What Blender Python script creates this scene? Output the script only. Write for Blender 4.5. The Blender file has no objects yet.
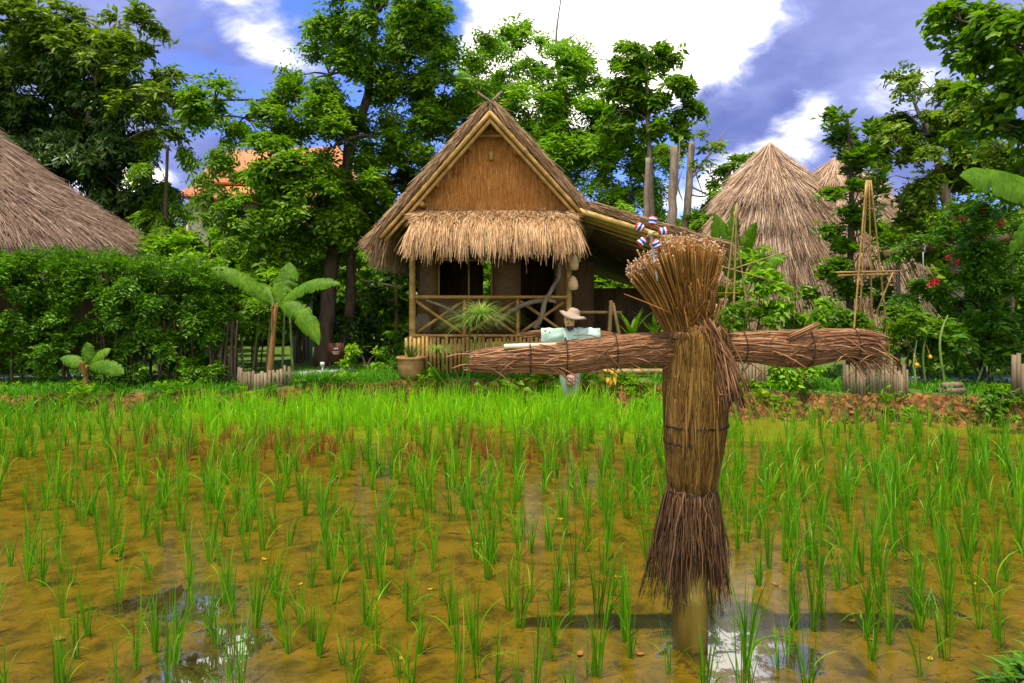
import bpy, math
import numpy as np

# ------------------------------------------------------------------ camera / world / sun / exposure
sc = bpy.context.scene
COL = sc.collection
EYE = 2.0            # eye height over the paddy water
FPX = 683.0          # focal length in pixels
HX, HY = 512.0, 298.0  # where the horizon point falls in the photograph

cam_data = bpy.data.cameras.new('camera')
cam_data.lens = 24.0 * FPX / 682.667
cam_data.sensor_width = 36.0
cam_data.sensor_fit = 'HORIZONTAL'
cam_data.shift_y = -(341.5 - HY) / 1024.0
cam_data.clip_start = 0.05
cam_data.clip_end = 3000.0
cam = bpy.data.objects.new('camera', cam_data)
cam.location = (0, 0, EYE)
cam.rotation_euler = (math.radians(90), 0, 0)
COL.objects.link(cam)
sc.camera = cam

TO_SUN = np.array([-0.20, -0.17, 1.0]); TO_SUN /= np.linalg.norm(TO_SUN)
SUN_EL = math.asin(TO_SUN[2])
SUN_AZ = math.atan2(TO_SUN[0], TO_SUN[1])

def nd(t, typ, **kw):
    n = t.nodes.new(typ)
    for k, v in kw.items():
        if k == 'inp':
            for kk, vv in v.items():
                if isinstance(vv, bpy.types.NodeSocket): t.links.new(vv, n.inputs[kk])
                else: n.inputs[kk].default_value = vv
        else:
            setattr(n, k, v)
    return n

def math_node(t, op, a, b=None, c=None, clamp=False):
    n = t.nodes.new('ShaderNodeMath'); n.operation = op; n.use_clamp = clamp
    for i, v in enumerate((a, b, c)):
        if v is None: continue
        if isinstance(v, bpy.types.NodeSocket): t.links.new(v, n.inputs[i])
        else: n.inputs[i].default_value = v
    return n.outputs[0]

def mix_col(t, fac, a, b, mode='MIX'):
    n = t.nodes.new('ShaderNodeMix'); n.data_type = 'RGBA'; n.blend_type = mode
    for i, v in ((0, fac), (6, a), (7, b)):
        if isinstance(v, bpy.types.NodeSocket): t.links.new(v, n.inputs[i])
        else: n.inputs[i].default_value = v if not isinstance(v, tuple) or len(v) == 4 else (*v, 1)
    return n.outputs[2]

def map_range(t, v, a, b, c=0.0, d=1.0, smooth=True):
    n = t.nodes.new('ShaderNodeMapRange')
    n.interpolation_type = 'SMOOTHSTEP' if smooth else 'LINEAR'
    t.links.new(v, n.inputs[0])
    for i, x in zip((1, 2, 3, 4), (a, b, c, d)): n.inputs[i].default_value = x
    return n.outputs[0]

SKY_STRENGTH = 0.15
world = bpy.data.worlds.new('World')
sc.world = world
world.use_nodes = True
wt = world.node_tree
wt.nodes.clear()
sky = nd(wt, 'ShaderNodeTexSky', sky_type='NISHITA')
sky.sun_disc = False
sky.sun_elevation = SUN_EL
sky.sun_rotation = SUN_AZ
sky.air_density = 1.0; sky.dust_density = 0.4; sky.ozone_density = 3.0
tc = nd(wt, 'ShaderNodeTexCoord')
direction = tc.outputs['Generated']

def sky_dir(px, py):
    d = np.array([(px - HX) / FPX, 1.0, (HY - py) / FPX]); return d / np.linalg.norm(d)

def bumps(lst):
    acc = None
    for px, py, r, w in lst:
        d = sky_dir(px, py)
        dot = nd(wt, 'ShaderNodeVectorMath', operation='DOT_PRODUCT', inp={0: direction, 1: tuple(d)}).outputs['Value']
        m = map_range(wt, dot, math.cos(r), 1.0, 0.0, w)
        acc = m if acc is None else math_node(wt, 'ADD', acc, m)
    return acc

mp = nd(wt, 'ShaderNodeMapping', inp={'Vector': direction, 'Scale': (1.0, 1.0, 1.9)})
n1 = nd(wt, 'ShaderNodeTexNoise', inp={'Vector': mp.outputs[0], 'Scale': 3.2, 'Detail': 9.0, 'Roughness': 0.56, 'Distortion': 0.35})
n2 = nd(wt, 'ShaderNodeTexNoise', inp={'Vector': mp.outputs[0], 'Scale': 9.0, 'Detail': 8.0, 'Roughness': 0.6, 'Distortion': 0.5})
white_b = bumps([(195, -75, .11, .30), (250, -95, .10, .24), (720, -70, .2, .2), (560, 25, 0.20, .30), (670, 0, 0.18, .32), (520, 70, 0.12, .2), (640, 60, .12, .2), (245, 15, .10, .17), (285, 60, .10, .16), (800, 128, .07, .34), (735, 175, .07, .30), (905, 110, .07, .22), (120, 165, .08, .28), (235, 45, .05, .12), (205, 30, .04, .12), (60, 5, .08, .10), (180, 140, .08, .14), (690, 200, .09, .24)])  # first two bumps: clouds added above the frame to whiten the pool reflections
behind = map_range(wt, nd(wt, 'ShaderNodeVectorMath', operation='DOT_PRODUCT', inp={0: direction, 1: (0.0, -0.80, 0.60)}).outputs['Value'], math.cos(1.15), math.cos(.35), 0.0, .45)  # unseen bright cloud added behind the camera as fill light
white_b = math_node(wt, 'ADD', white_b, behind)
grey_b = bumps([(860, 50, 0.30, .42), (780, 90, 0.18, .3), (120, 60, .24, .34), (940, 20, .25, .34), (40, 30, .2, .3), (250, 90, .16, .22), (165, 190, .14, .26)])
blue_b = bumps([(195, 100, .12, .20), (225, 90, .10, .16), (160, 20, .12, .12), (100, 20, .12, .12)])
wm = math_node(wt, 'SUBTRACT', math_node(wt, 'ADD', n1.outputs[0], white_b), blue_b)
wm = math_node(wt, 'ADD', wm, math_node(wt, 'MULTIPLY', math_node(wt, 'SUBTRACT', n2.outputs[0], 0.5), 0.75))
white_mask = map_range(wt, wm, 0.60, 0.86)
gm = math_node(wt, 'SUBTRACT', math_node(wt, 'ADD', n2.outputs[0], grey_b), blue_b)
grey_mask = map_range(wt, gm, 0.46, 0.92)
K = 1.0 / SKY_STRENGTH
skyc = mix_col(wt, 1.0, sky.outputs[0], (0.56, 0.68, 1.35), 'MULTIPLY')
grey_col = mix_col(wt, map_range(wt, n1.outputs[0], .35, .7), (0.13 * K, 0.16 * K, 0.40 * K), (0.36 * K, 0.40 * K, 0.70 * K))
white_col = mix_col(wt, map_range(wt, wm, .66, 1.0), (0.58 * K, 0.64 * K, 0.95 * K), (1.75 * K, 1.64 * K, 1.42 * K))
c1 = mix_col(wt, math_node(wt, 'MULTIPLY', grey_mask, 0.92), skyc, grey_col)
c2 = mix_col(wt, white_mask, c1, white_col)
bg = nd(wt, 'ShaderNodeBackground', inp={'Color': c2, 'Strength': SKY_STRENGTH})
wo = nd(wt, 'ShaderNodeOutputWorld', inp={'Surface': bg.outputs[0]})

sun_data = bpy.data.lights.new('sun', 'SUN')
sun_data.energy = 4.4
sun_data.angle = math.radians(1.0)
sun_data.color = (1.0, 0.89, 0.66)
sun = bpy.data.objects.new('sun', sun_data)
COL.objects.link(sun)
from mathutils import Vector
sun.rotation_euler = Vector(tuple(TO_SUN)).to_track_quat('Z', 'Y').to_euler()
sun.location = (0, 0, 30)

sc.view_settings.view_transform = 'Standard'
sc.view_settings.look = 'None'
sc.view_settings.exposure = 0.5
sc.view_settings.gamma = 1.0
sc.view_settings.use_curve_mapping = False
sc.cycles.use_denoising = True
sc.cycles.max_bounces = 6
sc.cycles.diffuse_bounces = 4
sc.cycles.glossy_bounces = 2
sc.cycles.transmission_bounces = 3
sc.cycles.sample_clamp_indirect = 6.0

rng = np.random.default_rng(7)

def U(a, b, n=None): return rng.uniform(a, b, n)

def at(px, py, Y):
    """World point at depth Y that the photograph shows at (px, py)."""
    return np.array([(px - HX) / FPX * Y, Y, EYE + (HY - py) / FPX * Y])

# ------------------------------------------------------------------ materials
def new_mat(name):
    m = bpy.data.materials.new(name); m.use_nodes = True
    t = m.node_tree; t.nodes.clear()
    out = t.nodes.new('ShaderNodeOutputMaterial')
    return m, t, out

def ramp(t, fac, stops):
    r = t.nodes.new('ShaderNodeValToRGB')
    el = r.color_ramp.elements
    while len(el) < len(stops): el.new(0.5)
    for e, (p, c) in zip(el, stops):
        e.position = p; e.color = (*c, 1)
    t.links.new(fac, r.inputs[0])
    return r.outputs[0]

def leaf_mat(name, stops, transl=0.44, rough=0.45, spec=0.25):
    """Leaf: every leaf (mesh island) has its own tint; part of the light passes through."""
    m, t, out = new_mat(name)
    geo = nd(t, 'ShaderNodeNewGeometry')
    tcn = nd(t, 'ShaderNodeTexCoord')
    no = nd(t, 'ShaderNodeTexNoise', inp={'Vector': tcn.outputs['Object'], 'Scale': 0.9, 'Detail': 3.0})
    f = math_node(t, 'ADD', math_node(t, 'MULTIPLY', geo.outputs['Random Per Island'], 0.62),
                  math_node(t, 'MULTIPLY', math_node(t, 'SUBTRACT', no.outputs[0], 0.22), 0.68), clamp=True)
    c = ramp(t, f, stops)
    p = nd(t, 'ShaderNodeBsdfPrincipled', inp={'Base Color': c, 'Roughness': rough, 'Specular IOR Level': spec})
    tr = nd(t, 'ShaderNodeBsdfTranslucent', inp={'Color': mix_col(t, 1.0, c, (1.35, 1.45, 0.55), 'MULTIPLY')})
    mx = nd(t, 'ShaderNodeMixShader', inp={0: transl, 1: p.outputs[0], 2: tr.outputs[0]})
    t.links.new(mx.outputs[0], out.inputs[0])
    return m

def straw_mat(name, stops, rough=0.75, scale=6.0, spec=0.2):
    m, t, out = new_mat(name)
    geo = nd(t, 'ShaderNodeNewGeometry')
    tcn = nd(t, 'ShaderNodeTexCoord')
    no = nd(t, 'ShaderNodeTexNoise', inp={'Vector': tcn.outputs['Object'], 'Scale': scale, 'Detail': 4.0, 'Roughness': 0.6})
    f = math_node(t, 'ADD', math_node(t, 'MULTIPLY', geo.outputs['Random Per Island'], 0.6),
                  math_node(t, 'MULTIPLY', math_node(t, 'SUBTRACT', no.outputs[0], 0.2), 0.65), clamp=True)
    c = ramp(t, f, stops)
    p = nd(t, 'ShaderNodeBsdfPrincipled', inp={'Base Color': c, 'Roughness': rough, 'Specular IOR Level': spec})
    t.links.new(p.outputs[0], out.inputs[0])
    return m

def rough_mat(name, ca, cb, scale=5.0, rough=0.8, stretch=(1, 1, 1), bump=0.3, detail=6.0, spec=0.25, third=None):
    """Wood, soil, clay, concrete: two or three tones broken up by noise, with relief."""
    m, t, out = new_mat(name)
    tcn = nd(t, 'ShaderNodeTexCoord')
    mpn = nd(t, 'ShaderNodeMapping', inp={'Vector': tcn.outputs['Object'], 'Scale': stretch})
    no = nd(t, 'ShaderNodeTexNoise', inp={'Vector': mpn.outputs[0], 'Scale': scale, 'Detail': detail, 'Roughness': 0.62})
    st = [(0.3, ca), (0.7, cb)] if third is None else [(0.28, ca), (0.5, cb), (0.72, third)]
    c = ramp(t, no.outputs[0], st)
    p = nd(t, 'ShaderNodeBsdfPrincipled', inp={'Base Color': c, 'Roughness': rough, 'Specular IOR Level': spec})
    if bump:
        b = nd(t, 'ShaderNodeBump', inp={'Height': no.outputs[0], 'Strength': bump, 'Distance': 0.02})
        t.links.new(b.outputs[0], p.inputs['Normal'])
    t.links.new(p.outputs[0], out.inputs[0])
    return m

# ------------------------------------------------------------------ mesh building (numpy)
class MB:
    def __init__(s): s.v = []; s.f = []; s.n = 0; s.m = []
    def add(s, V, F, mi=0):
        V = np.asarray(V, float).reshape(-1, 3)
        fl = F if isinstance(F, list) else [F]
        for f in fl:
            f = np.asarray(f, np.int64)
            if f.size == 0: continue
            s.f.append(f + s.n); s.m.append(np.full(len(f), mi, np.int32))
        s.v.append(V); s.n += len(V)
        return s
    def arrays(s): return np.concatenate(s.v), s.f, s.m
    def build(s, name, mats, parent=None, smooth=False, loc=None):
        V = np.concatenate(s.v)
        if loc is not None: V = V - np.asarray(loc)
        me = bpy.data.meshes.new(name)
        nf = sum(len(f) for f in s.f); nl = sum(f.size for f in s.f)
        me.vertices.add(len(V)); me.vertices.foreach_set('co', V.astype(np.float32).ravel())
        me.loops.add(nl); me.polygons.add(nf)
        me.loops.foreach_set('vertex_index', np.concatenate([f.ravel() for f in s.f]).astype(np.int32))
        tot = np.concatenate([np.full(len(f), f.shape[1], np.int32) for f in s.f])
        st = np.concatenate([[0], np.cumsum(tot)[:-1]]).astype(np.int32)
        me.polygons.foreach_set('loop_start', st)
        me.polygons.foreach_set('loop_total', tot)
        me.polygons.foreach_set('material_index', np.concatenate(s.m))
        if smooth: me.polygons.foreach_set('use_smooth', np.ones(nf, bool))
        me.update(calc_edges=True); me.validate()
        for m in (mats if isinstance(mats, (list, tuple)) else [mats]): me.materials.append(m)
        o = bpy.data.objects.new(name, me); COL.objects.link(o)
        if parent is not None:
            o.parent = parent
        elif loc is not None:
            o.location = tuple(loc)
        return o

def norm(v): return v / np.maximum(np.linalg.norm(v, axis=-1, keepdims=True), 1e-9)

def tubes(P, R, k=5, caps=True, flat=None):
    """P (N,S,3) centre lines, R (N,S) radii -> closed tubes."""
    P = np.asarray(P, float); R = np.asarray(R, float)
    if P.ndim == 2: P = P[None]
    if R.ndim == 1: R = R[None] if len(R) == P.shape[1] else R[:, None] * np.ones((1, P.shape[1]))
    R = np.broadcast_to(R, P.shape[:2])
    N, S, _ = P.shape
    T = np.empty_like(P)
    T[:, 1:-1] = P[:, 2:] - P[:, :-2]; T[:, 0] = P[:, 1] - P[:, 0]; T[:, -1] = P[:, -1] - P[:, -2]
    T = norm(T)
    mt = norm(P[:, -1] - P[:, 0])
    ref = np.where(np.abs(mt[:, 2:3]) > 0.85, np.array([[1.0, 0.07, 0.0]]), np.array([[0.0, 0.05, 1.0]]))[:, None, :]
    A = norm(np.cross(T, ref)); B = np.cross(T, A)
    ph = np.linspace(0, 2 * np.pi, k, endpoint=False)[None, :] + U(0, 2, N)[:, None]
    cs = np.cos(ph)[:, None, :, None]; sn = np.sin(ph)[:, None, :, None]
    V = P[:, :, None, :] + R[:, :, None, None] * (A[:, :, None, :] * cs + B[:, :, None, :] * sn)
    V = V.reshape(-1, 3)
    i = np.arange(N)[:, None, None] * S * k; s_ = np.arange(S - 1)[None, :, None] * k
    a = np.arange(k)[None, None, :]; b = (a + 1) % k
    F = np.stack([i + s_ + a, i + s_ + b, i + s_ + k + b, i + s_ + k + a], -1).reshape(-1, 4)
    fs = [F]
    if caps:
        base = np.arange(N)[:, None] * S * k
        fs.append((base + np.arange(k)[None, ::-1]))
        fs.append((base + (S - 1) * k + np.arange(k)[None, :]))
    return V, fs

def tube(pts, r, k=10, sub=0):
    pts = np.asarray(pts, float)
    r = np.ones(len(pts)) * r if np.isscalar(r) else np.asarray(r, float)
    if sub: pts, r = smooth_path(pts, r, sub)
    return tubes(pts[None], r[None], k)

def smooth_path(pts, r, sub):
    pts = np.asarray(pts, float); n = len(pts)
    t = np.linspace(0, n - 1, (n - 1) * sub + 1)
    i = np.clip(t.astype(int), 0, n - 2); u = (t - i)[:, None]
    p0 = pts[np.maximum(i - 1, 0)]; p1 = pts[i]; p2 = pts[i + 1]; p3 = pts[np.minimum(i + 2, n - 1)]
    q = 0.5 * ((2 * p1) + (-p0 + p2) * u + (2 * p0 - 5 * p1 + 4 * p2 - p3) * u * u + (-p0 + 3 * p1 - 3 * p2 + p3) * u ** 3)
    rr = np.interp(t, np.arange(n), r)
    return q, rr

def bamboo(p0, p1, r, k=10, seg=0.32, bend=0.0, taper=0.8):
    """A bamboo pole with swollen nodes every seg metres."""
    p0 = np.asarray(p0, float); p1 = np.asarray(p1, float)
    L = np.linalg.norm(p1 - p0); n = max(2, int(round(L / seg)))
    ts, rs = [], []
    for i in range(n):
        a, b = i / n, (i + 1) / n; d = 0.018 / max(L, .1)
        if i: ts += [a - 0, a + d]; rs += [1.14, 1.0]
        else: ts += [0.0]; rs += [1.0]
        ts += [b - d if i < n - 1 else 1.0]; rs += [1.0]
    ts = np.array(ts); rs = np.array(rs) * r * (1 - (1 - taper) * ts)
    P = p0 + (p1 - p0) * ts[:, None]
    if bend: P[:, 2] += bend * 4 * ts * (1 - ts)
    return tubes(P[None], rs[None], k)

def box(c, s, rz=0.0, top=1.0):
    c = np.asarray(c, float); x, y, z = np.asarray(s, float) / 2
    V = np.array([[-x, -y, -z], [x, -y, -z], [x, y, -z], [-x, y, -z], [-x * top, -y * top, z], [x * top, -y * top, z], [x * top, y * top, z], [-x * top, y * top, z]])
    ca, sa = math.cos(rz), math.sin(rz)
    V = V @ np.array([[ca, sa, 0], [-sa, ca, 0], [0, 0, 1]]) + c
    F = np.array([[0, 3, 2, 1], [4, 5, 6, 7], [0, 1, 5, 4], [1, 2, 6, 5], [2, 3, 7, 6], [3, 0, 4, 7]])
    return V, F

def obox(p0, p1, w, h, up=(0, 0, 1)):
    """A bar of section w x h from p0 to p1."""
    p0 = np.asarray(p0, float); p1 = np.asarray(p1, float)
    d = norm(p1 - p0); a = norm(np.cross(d, np.asarray(up, float))); b = np.cross(a, d)
    V = [p + sx * a * w / 2 + sy * b * h / 2 for p in (p0, p1) for sx, sy in ((-1, -1), (1, -1), (1, 1), (-1, 1))]
    F = np.array([[0, 1, 2, 3], [7, 6, 5, 4], [0, 4, 5, 1], [1, 5, 6, 2], [2, 6, 7, 3], [3, 7, 4, 0]])
    return np.array(V), F

def lathe(prof, k=24, c=(0, 0, 0), jitter=0.0, close=True):
    prof = np.asarray(prof, float); S = len(prof)
    ph = np.linspace(0, 2 * np.pi, k, endpoint=False)
    r = prof[:, 0][:, None] * (1 + (U(-jitter, jitter, (S, k)) if jitter else np.zeros((S, k))))
    V = np.stack([r * np.cos(ph), r * np.sin(ph), np.broadcast_to(prof[:, 1][:, None], r.shape)], -1).reshape(-1, 3) + np.asarray(c, float)
    s_ = np.arange(S - 1)[:, None] * k; a = np.arange(k)[None]; b = (a + 1) % k
    F = np.stack([s_ + a, s_ + b, s_ + k + b, s_ + k + a], -1).reshape(-1, 4)
    fs = [F]
    if close: fs += [np.arange(k)[None, ::-1], (S - 1) * k + np.arange(k)[None]]
    return V, fs

def leaves(pos, d, nrm, L, W, droop=0.12):
    """N leaves folded along the midrib: base, side, tip, side."""
    d = norm(d); s_ = norm(np.cross(d, nrm)); n = np.cross(s_, d)
    L = np.asarray(L)[:, None]; W = np.asarray(W)[:, None]
    mid = pos + d * L * 0.45
    lift = n * W * 0.22
    tip = pos + d * L - n * L * droop
    V = np.stack([pos, mid + s_ * W / 2 + lift, tip, mid - s_ * W / 2 + lift], 1)
    b = np.arange(len(pos))[:, None] * 4
    F = np.concatenate([b + np.array([[0, 1, 2]]), b + np.array([[0, 2, 3]])])
    return V.reshape(-1, 3), F

def blades(P0, d0, L, W, curl, S=4, up=np.array([0, 0, 1.0]), side=None):
    """Grass blades: ribbons that leave P0 along d0 and bow over."""
    N = len(P0); d0 = norm(d0)
    hz = d0.copy(); hz[:, 2] = 0; hz = norm(hz + 1e-6)
    sd = norm(np.cross(d0, up[None])) if side is None else side
    t = np.linspace(0, 1, S + 1)
    P = P0[:, None] + d0[:, None] * (L[:, None] * t[None])[..., None]
    c = (curl[:, None] * L[:, None] * t[None] ** 2.4)[..., None]
    P = P + hz[:, None] * c * 0.8; P[:, :, 2] -= c[..., 0] * 0.55 * t[None]
    w = W[:, None] * np.array([0.65, 1.0, 0.9, 0.6, 0.06][:S + 1] if S == 4 else np.interp(t, [0, .3, .6, 1], [.65, 1, .8, .05]))[None]
    V = np.stack([P - sd[:, None] * w[..., None] / 2, P + sd[:, None] * w[..., None] / 2], 2).reshape(-1, 3)
    b = np.arange(N)[:, None] * (S + 1) * 2; s_ = np.arange(S)[None] * 2
    F = np.stack([b + s_, b + s_ + 1, b + s_ + 3, b + s_ + 2], -1).reshape(-1, 4)
    return V, F

def rand_dirs(n):
    v = rng.normal(size=(n, 3)); return norm(v)

def twigs(org, d, TL, M, LL, LW, droop=0.35, alt=0.9, up=0.0, jit=0.25):
    """Sprays: a twig from org along d carrying M leaves in two rows."""
    N = len(org); d = norm(d)
    t = (np.arange(M) + 0.6) / M
    TLv = TL * U(0.65, 1.25, N)
    P = org[:, None] + d[:, None] * (TLv[:, None] * t[None])[..., None]
    P[:, :, 2] -= droop * TLv[:, None] * (t[None] ** 2)
    tang = d[:, None] - np.array([0, 0, 1.0]) * (2 * droop * t)[None, :, None]
    tang = norm(tang)
    side = norm(np.cross(tang, np.array([0, 0, 1.0]) + 0.25 * rng.normal(size=(N, 1, 3))))
    sg = np.where(np.arange(M) % 2 == 0, 1.0, -1.0)[None, :, None]
    ld = tang * 0.55 + side * sg * alt + jit * rng.normal(size=(N, M, 3))
    ld[:, :, 2] += up
    nr = np.cross(side, tang); nr = np.where(nr[..., 2:3] < 0, -nr, nr) + 0.35 * rng.normal(size=(N, M, 3))
    k = U(0.55, 1.4, (N, M)) * U(.75, 1.2, N)[:, None]
    return leaves(P.reshape(-1, 3), ld.reshape(-1, 3), nr.reshape(-1, 3), (LL * k).ravel(), (LW * k).ravel())

def crown(mb, blobs, TL, M, LL, LW, dens=1.0, droop=0.35, hollow=0.35, flat=0.5, alt=0.9, up=0.0, sub=0.30, vert=0.0):
    """Foliage: every blob (centre, (rx, ry, rz)) holds a scatter of clumps; every clump is a burst of sprays. Returns clump centres."""
    cents = []
    for c, r in blobs:
        c = np.asarray(c, float); r = np.asarray(r, float)
        area = (r[0] * r[2] + r[1] * r[2] + r[0] * r[1]) * 4.2
        K = max(3, int(area * 1.1 / (1 + 0.25 * r.mean())))
        dirs = rand_dirs(K); rad = U(hollow, 1.0, K) ** 0.6
        cc = c + dirs * rad[:, None] * r
        cents.append(cc)
        n = max(6, int(area * dens * 24 / K))
        out = norm(np.repeat(dirs * r, n, 0)) + 0.75 * rand_dirs(K * n)
        out[:, 2] = out[:, 2] * flat + vert
        sp = sub * r.mean() * 0.9
        org = np.repeat(cc, n, 0) + rng.normal(size=(K * n, 3)) * sp * 0.42
        mb.add(*twigs(org, out, TL, M, LL, LW, droop, alt, up))
    return cents

def bark_path(mb, pts, r, k=8, sub=4, wob=0.03):
    pts = np.asarray(pts, float); r = np.asarray(r, float)
    q, rr = smooth_path(pts, r, sub)
    q = q + rng.normal(size=q.shape) * wob * rr[:, None] * 3
    rr = rr * (1 + U(-0.07, 0.07, len(rr)))
    mb.add(*tubes(q[None], rr[None], k))

# ------------------------------------------------------------------ object bookkeeping
def tag(o, label=None, cat=None, group=None, kind=None):
    if label: o['label'] = label
    if cat: o['category'] = cat
    if group: o['group'] = group
    if kind: o['kind'] = kind
    return o

def thing(name, loc, label, cat, group=None):
    e = bpy.data.objects.new(name, None); COL.objects.link(e)
    e.empty_display_size = 0.2
    e.location = tuple(loc)
    return tag(e, label, cat, group)

def part(mb, name, mat, root, smooth=False, label=None):
    """Link mb (world coordinates) as ONE mesh under root (an Empty, or a part of one)."""
    base = np.array(root.location) if root.parent is None else np.array(root.parent.location)
    if root.parent is not None: base = base + np.array(root.location)
    o = mb.build(name, mat, root, smooth, loc=base)
    if label: o['label'] = label
    return o

def copy_tree(o, parent=None):
    c = o.copy(); COL.objects.link(c); c.parent = parent
    for ch in list(o.children): copy_tree(ch, c)
    return c

# ------------------------------------------------------------------ palette
M = {}
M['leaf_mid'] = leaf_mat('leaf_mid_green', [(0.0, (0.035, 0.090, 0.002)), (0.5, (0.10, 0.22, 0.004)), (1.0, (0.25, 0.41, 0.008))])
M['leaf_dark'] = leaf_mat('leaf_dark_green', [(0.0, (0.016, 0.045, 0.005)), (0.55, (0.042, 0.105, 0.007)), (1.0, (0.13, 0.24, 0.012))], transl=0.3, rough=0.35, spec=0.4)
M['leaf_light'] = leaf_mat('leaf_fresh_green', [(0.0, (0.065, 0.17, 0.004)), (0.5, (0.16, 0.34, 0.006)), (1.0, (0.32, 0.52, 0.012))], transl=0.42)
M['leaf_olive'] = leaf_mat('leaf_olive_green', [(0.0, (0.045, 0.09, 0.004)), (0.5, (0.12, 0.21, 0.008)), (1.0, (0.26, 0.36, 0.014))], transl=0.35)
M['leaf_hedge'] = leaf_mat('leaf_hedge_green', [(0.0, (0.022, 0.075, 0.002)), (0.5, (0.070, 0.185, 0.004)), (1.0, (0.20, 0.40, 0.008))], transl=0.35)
def banana_mat():
    m, t, out = new_mat('banana_leaf')
    uvn = nd(t, 'ShaderNodeTexCoord'); geo = nd(t, 'ShaderNodeNewGeometry')
    w = nd(t, 'ShaderNodeTexNoise', inp={'Vector': nd(t, 'ShaderNodeMapping', inp={'Vector': uvn.outputs['Object'], 'Scale': (22, 22, 5)}).outputs[0], 'Scale': 1.6, 'Detail': 5.0, 'Roughness': .6})
    n = nd(t, 'ShaderNodeTexNoise', inp={'Vector': uvn.outputs['Object'], 'Scale': 3.0, 'Detail': 4.0})
    f = math_node(t, 'ADD', math_node(t, 'MULTIPLY', w.outputs[0], .55), math_node(t, 'MULTIPLY', n.outputs[0], .45))
    c = ramp(t, f, [(.32, (.030, .085, .002)), (.5, (.075, .18, .003)), (.68, (.17, .32, .008))])
    p = nd(t, 'ShaderNodeBsdfPrincipled', inp={'Base Color': c, 'Roughness': .45, 'Specular IOR Level': .18})
    b = nd(t, 'ShaderNodeBump', inp={'Height': w.outputs[0], 'Strength': .5, 'Distance': .02}); t.links.new(b.outputs[0], p.inputs['Normal'])
    tr = nd(t, 'ShaderNodeBsdfTranslucent', inp={'Color': mix_col(t, 1.0, c, (1.5, 1.5, .5), 'MULTIPLY')})
    mx = nd(t, 'ShaderNodeMixShader', inp={0: .35, 1: p.outputs[0], 2: tr.outputs[0]}); t.links.new(mx.outputs[0], out.inputs[0])
    return m
M['banana'] = banana_mat()
M['banana_stem'] = rough_mat('banana_stem', (0.20, 0.055, 0.018), (0.26, 0.17, 0.05), 7, stretch=(6, 6, .6))
M['rice'] = leaf_mat('rice_blade', [(0.0, (0.050, 0.17, 0.003)), (0.55, (0.12, 0.34, 0.005)), (0.9, (0.26, 0.52, 0.010)), (1.0, (0.46, 0.44, 0.04))], transl=0.40, rough=0.4)
M['rice_far'] = leaf_mat('rice_blade_young', [(0.0, (0.11, 0.32, 0.004)), (0.5, (0.22, 0.52, 0.006)), (1.0, (0.46, 0.72, 0.014))], transl=0.42, rough=0.4)
M['weed_red'] = leaf_mat('reddish_weed', [(0.0, (0.18, 0.035, 0.012)), (0.6, (0.36, 0.075, 0.030)), (1.0, (0.34, 0.19, 0.04))], transl=0.25)
M['grass'] = leaf_mat('grass_blade', [(0.0, (0.03, 0.12, 0.005)), (0.6, (0.07, 0.25, 0.008)), (1.0, (0.18, 0.38, 0.02))], transl=0.35)
M['leaf_fig'] = leaf_mat('leaf_fig_green', [(0.0, (0.030, 0.080, 0.003)), (0.5, (0.080, 0.18, 0.005)), (1.0, (0.20, 0.35, 0.010))], transl=.38, rough=.35)
M['papyrus'] = leaf_mat('papyrus_thread', [(0.0, (0.16, 0.28, 0.04)), (1.0, (0.42, 0.56, 0.16))], transl=0.35)
M['yellow_leaf'] = leaf_mat('yellow_leaf', [(0.0, (0.40, 0.20, 0.01)), (1.0, (0.60, 0.40, 0.03))], transl=0.3)
M['red_petal'] = leaf_mat('red_petal', [(0.0, (0.45, 0.01, 0.02)), (1.0, (0.65, 0.05, 0.08))], transl=0.25)
M['bark'] = rough_mat('dark_bark', (0.035, 0.024, 0.017), (0.12, 0.085, 0.055), 9, 0.9, (1, 1, .25), 0.8)
M['bark_pale'] = rough_mat('pale_bark', (0.13, 0.095, 0.07), (0.33, 0.27, 0.20), 7, 0.9, (1, 1, .3), 0.6)
M['bark_green'] = rough_mat('green_stem', (0.07, 0.10, 0.02), (0.20, 0.24, 0.07), 6, 0.7, (1, 1, .3), 0.2)
M['thatch'] = straw_mat('roof_thatch', [(0.0, (0.13, 0.07, 0.032)), (0.45, (0.34, 0.20, 0.10)), (1.0, (0.60, 0.43, 0.27))])
M['thatch_gable'] = straw_mat('gable_thatch', [(0.05, (0.26, 0.10, 0.020)), (0.45, (0.70, 0.32, 0.075)), (1.0, (0.88, 0.52, 0.18))], scale=3.0)
M['thatch_awning'] = straw_mat('awning_thatch', [(0.08, (0.20, 0.095, 0.035)), (0.48, (0.55, 0.33, 0.15)), (1.0, (0.85, 0.67, 0.44))])
M['thatch_grey'] = straw_mat('weathered_thatch', [(0.0, (0.12, 0.075, 0.052)), (0.5, (0.30, 0.20, 0.145)), (1.0, (0.50, 0.38, 0.30))])
M['thatch_pale'] = straw_mat('pale_thatch', [(0.12, (0.15, 0.080, 0.042)), (0.45, (0.50, 0.33, 0.21)), (0.95, (0.84, 0.70, 0.55))], scale=2.2)
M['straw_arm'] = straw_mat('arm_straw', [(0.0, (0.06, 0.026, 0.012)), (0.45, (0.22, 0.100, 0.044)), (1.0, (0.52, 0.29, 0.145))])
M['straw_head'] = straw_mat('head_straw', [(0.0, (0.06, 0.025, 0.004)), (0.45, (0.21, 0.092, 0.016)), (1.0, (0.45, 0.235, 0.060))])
M['straw_body'] = straw_mat('body_straw', [(0.0, (0.04, 0.020, 0.004)), (0.5, (0.15, 0.078, 0.014)), (1.0, (0.33, 0.19, 0.045))])
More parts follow.
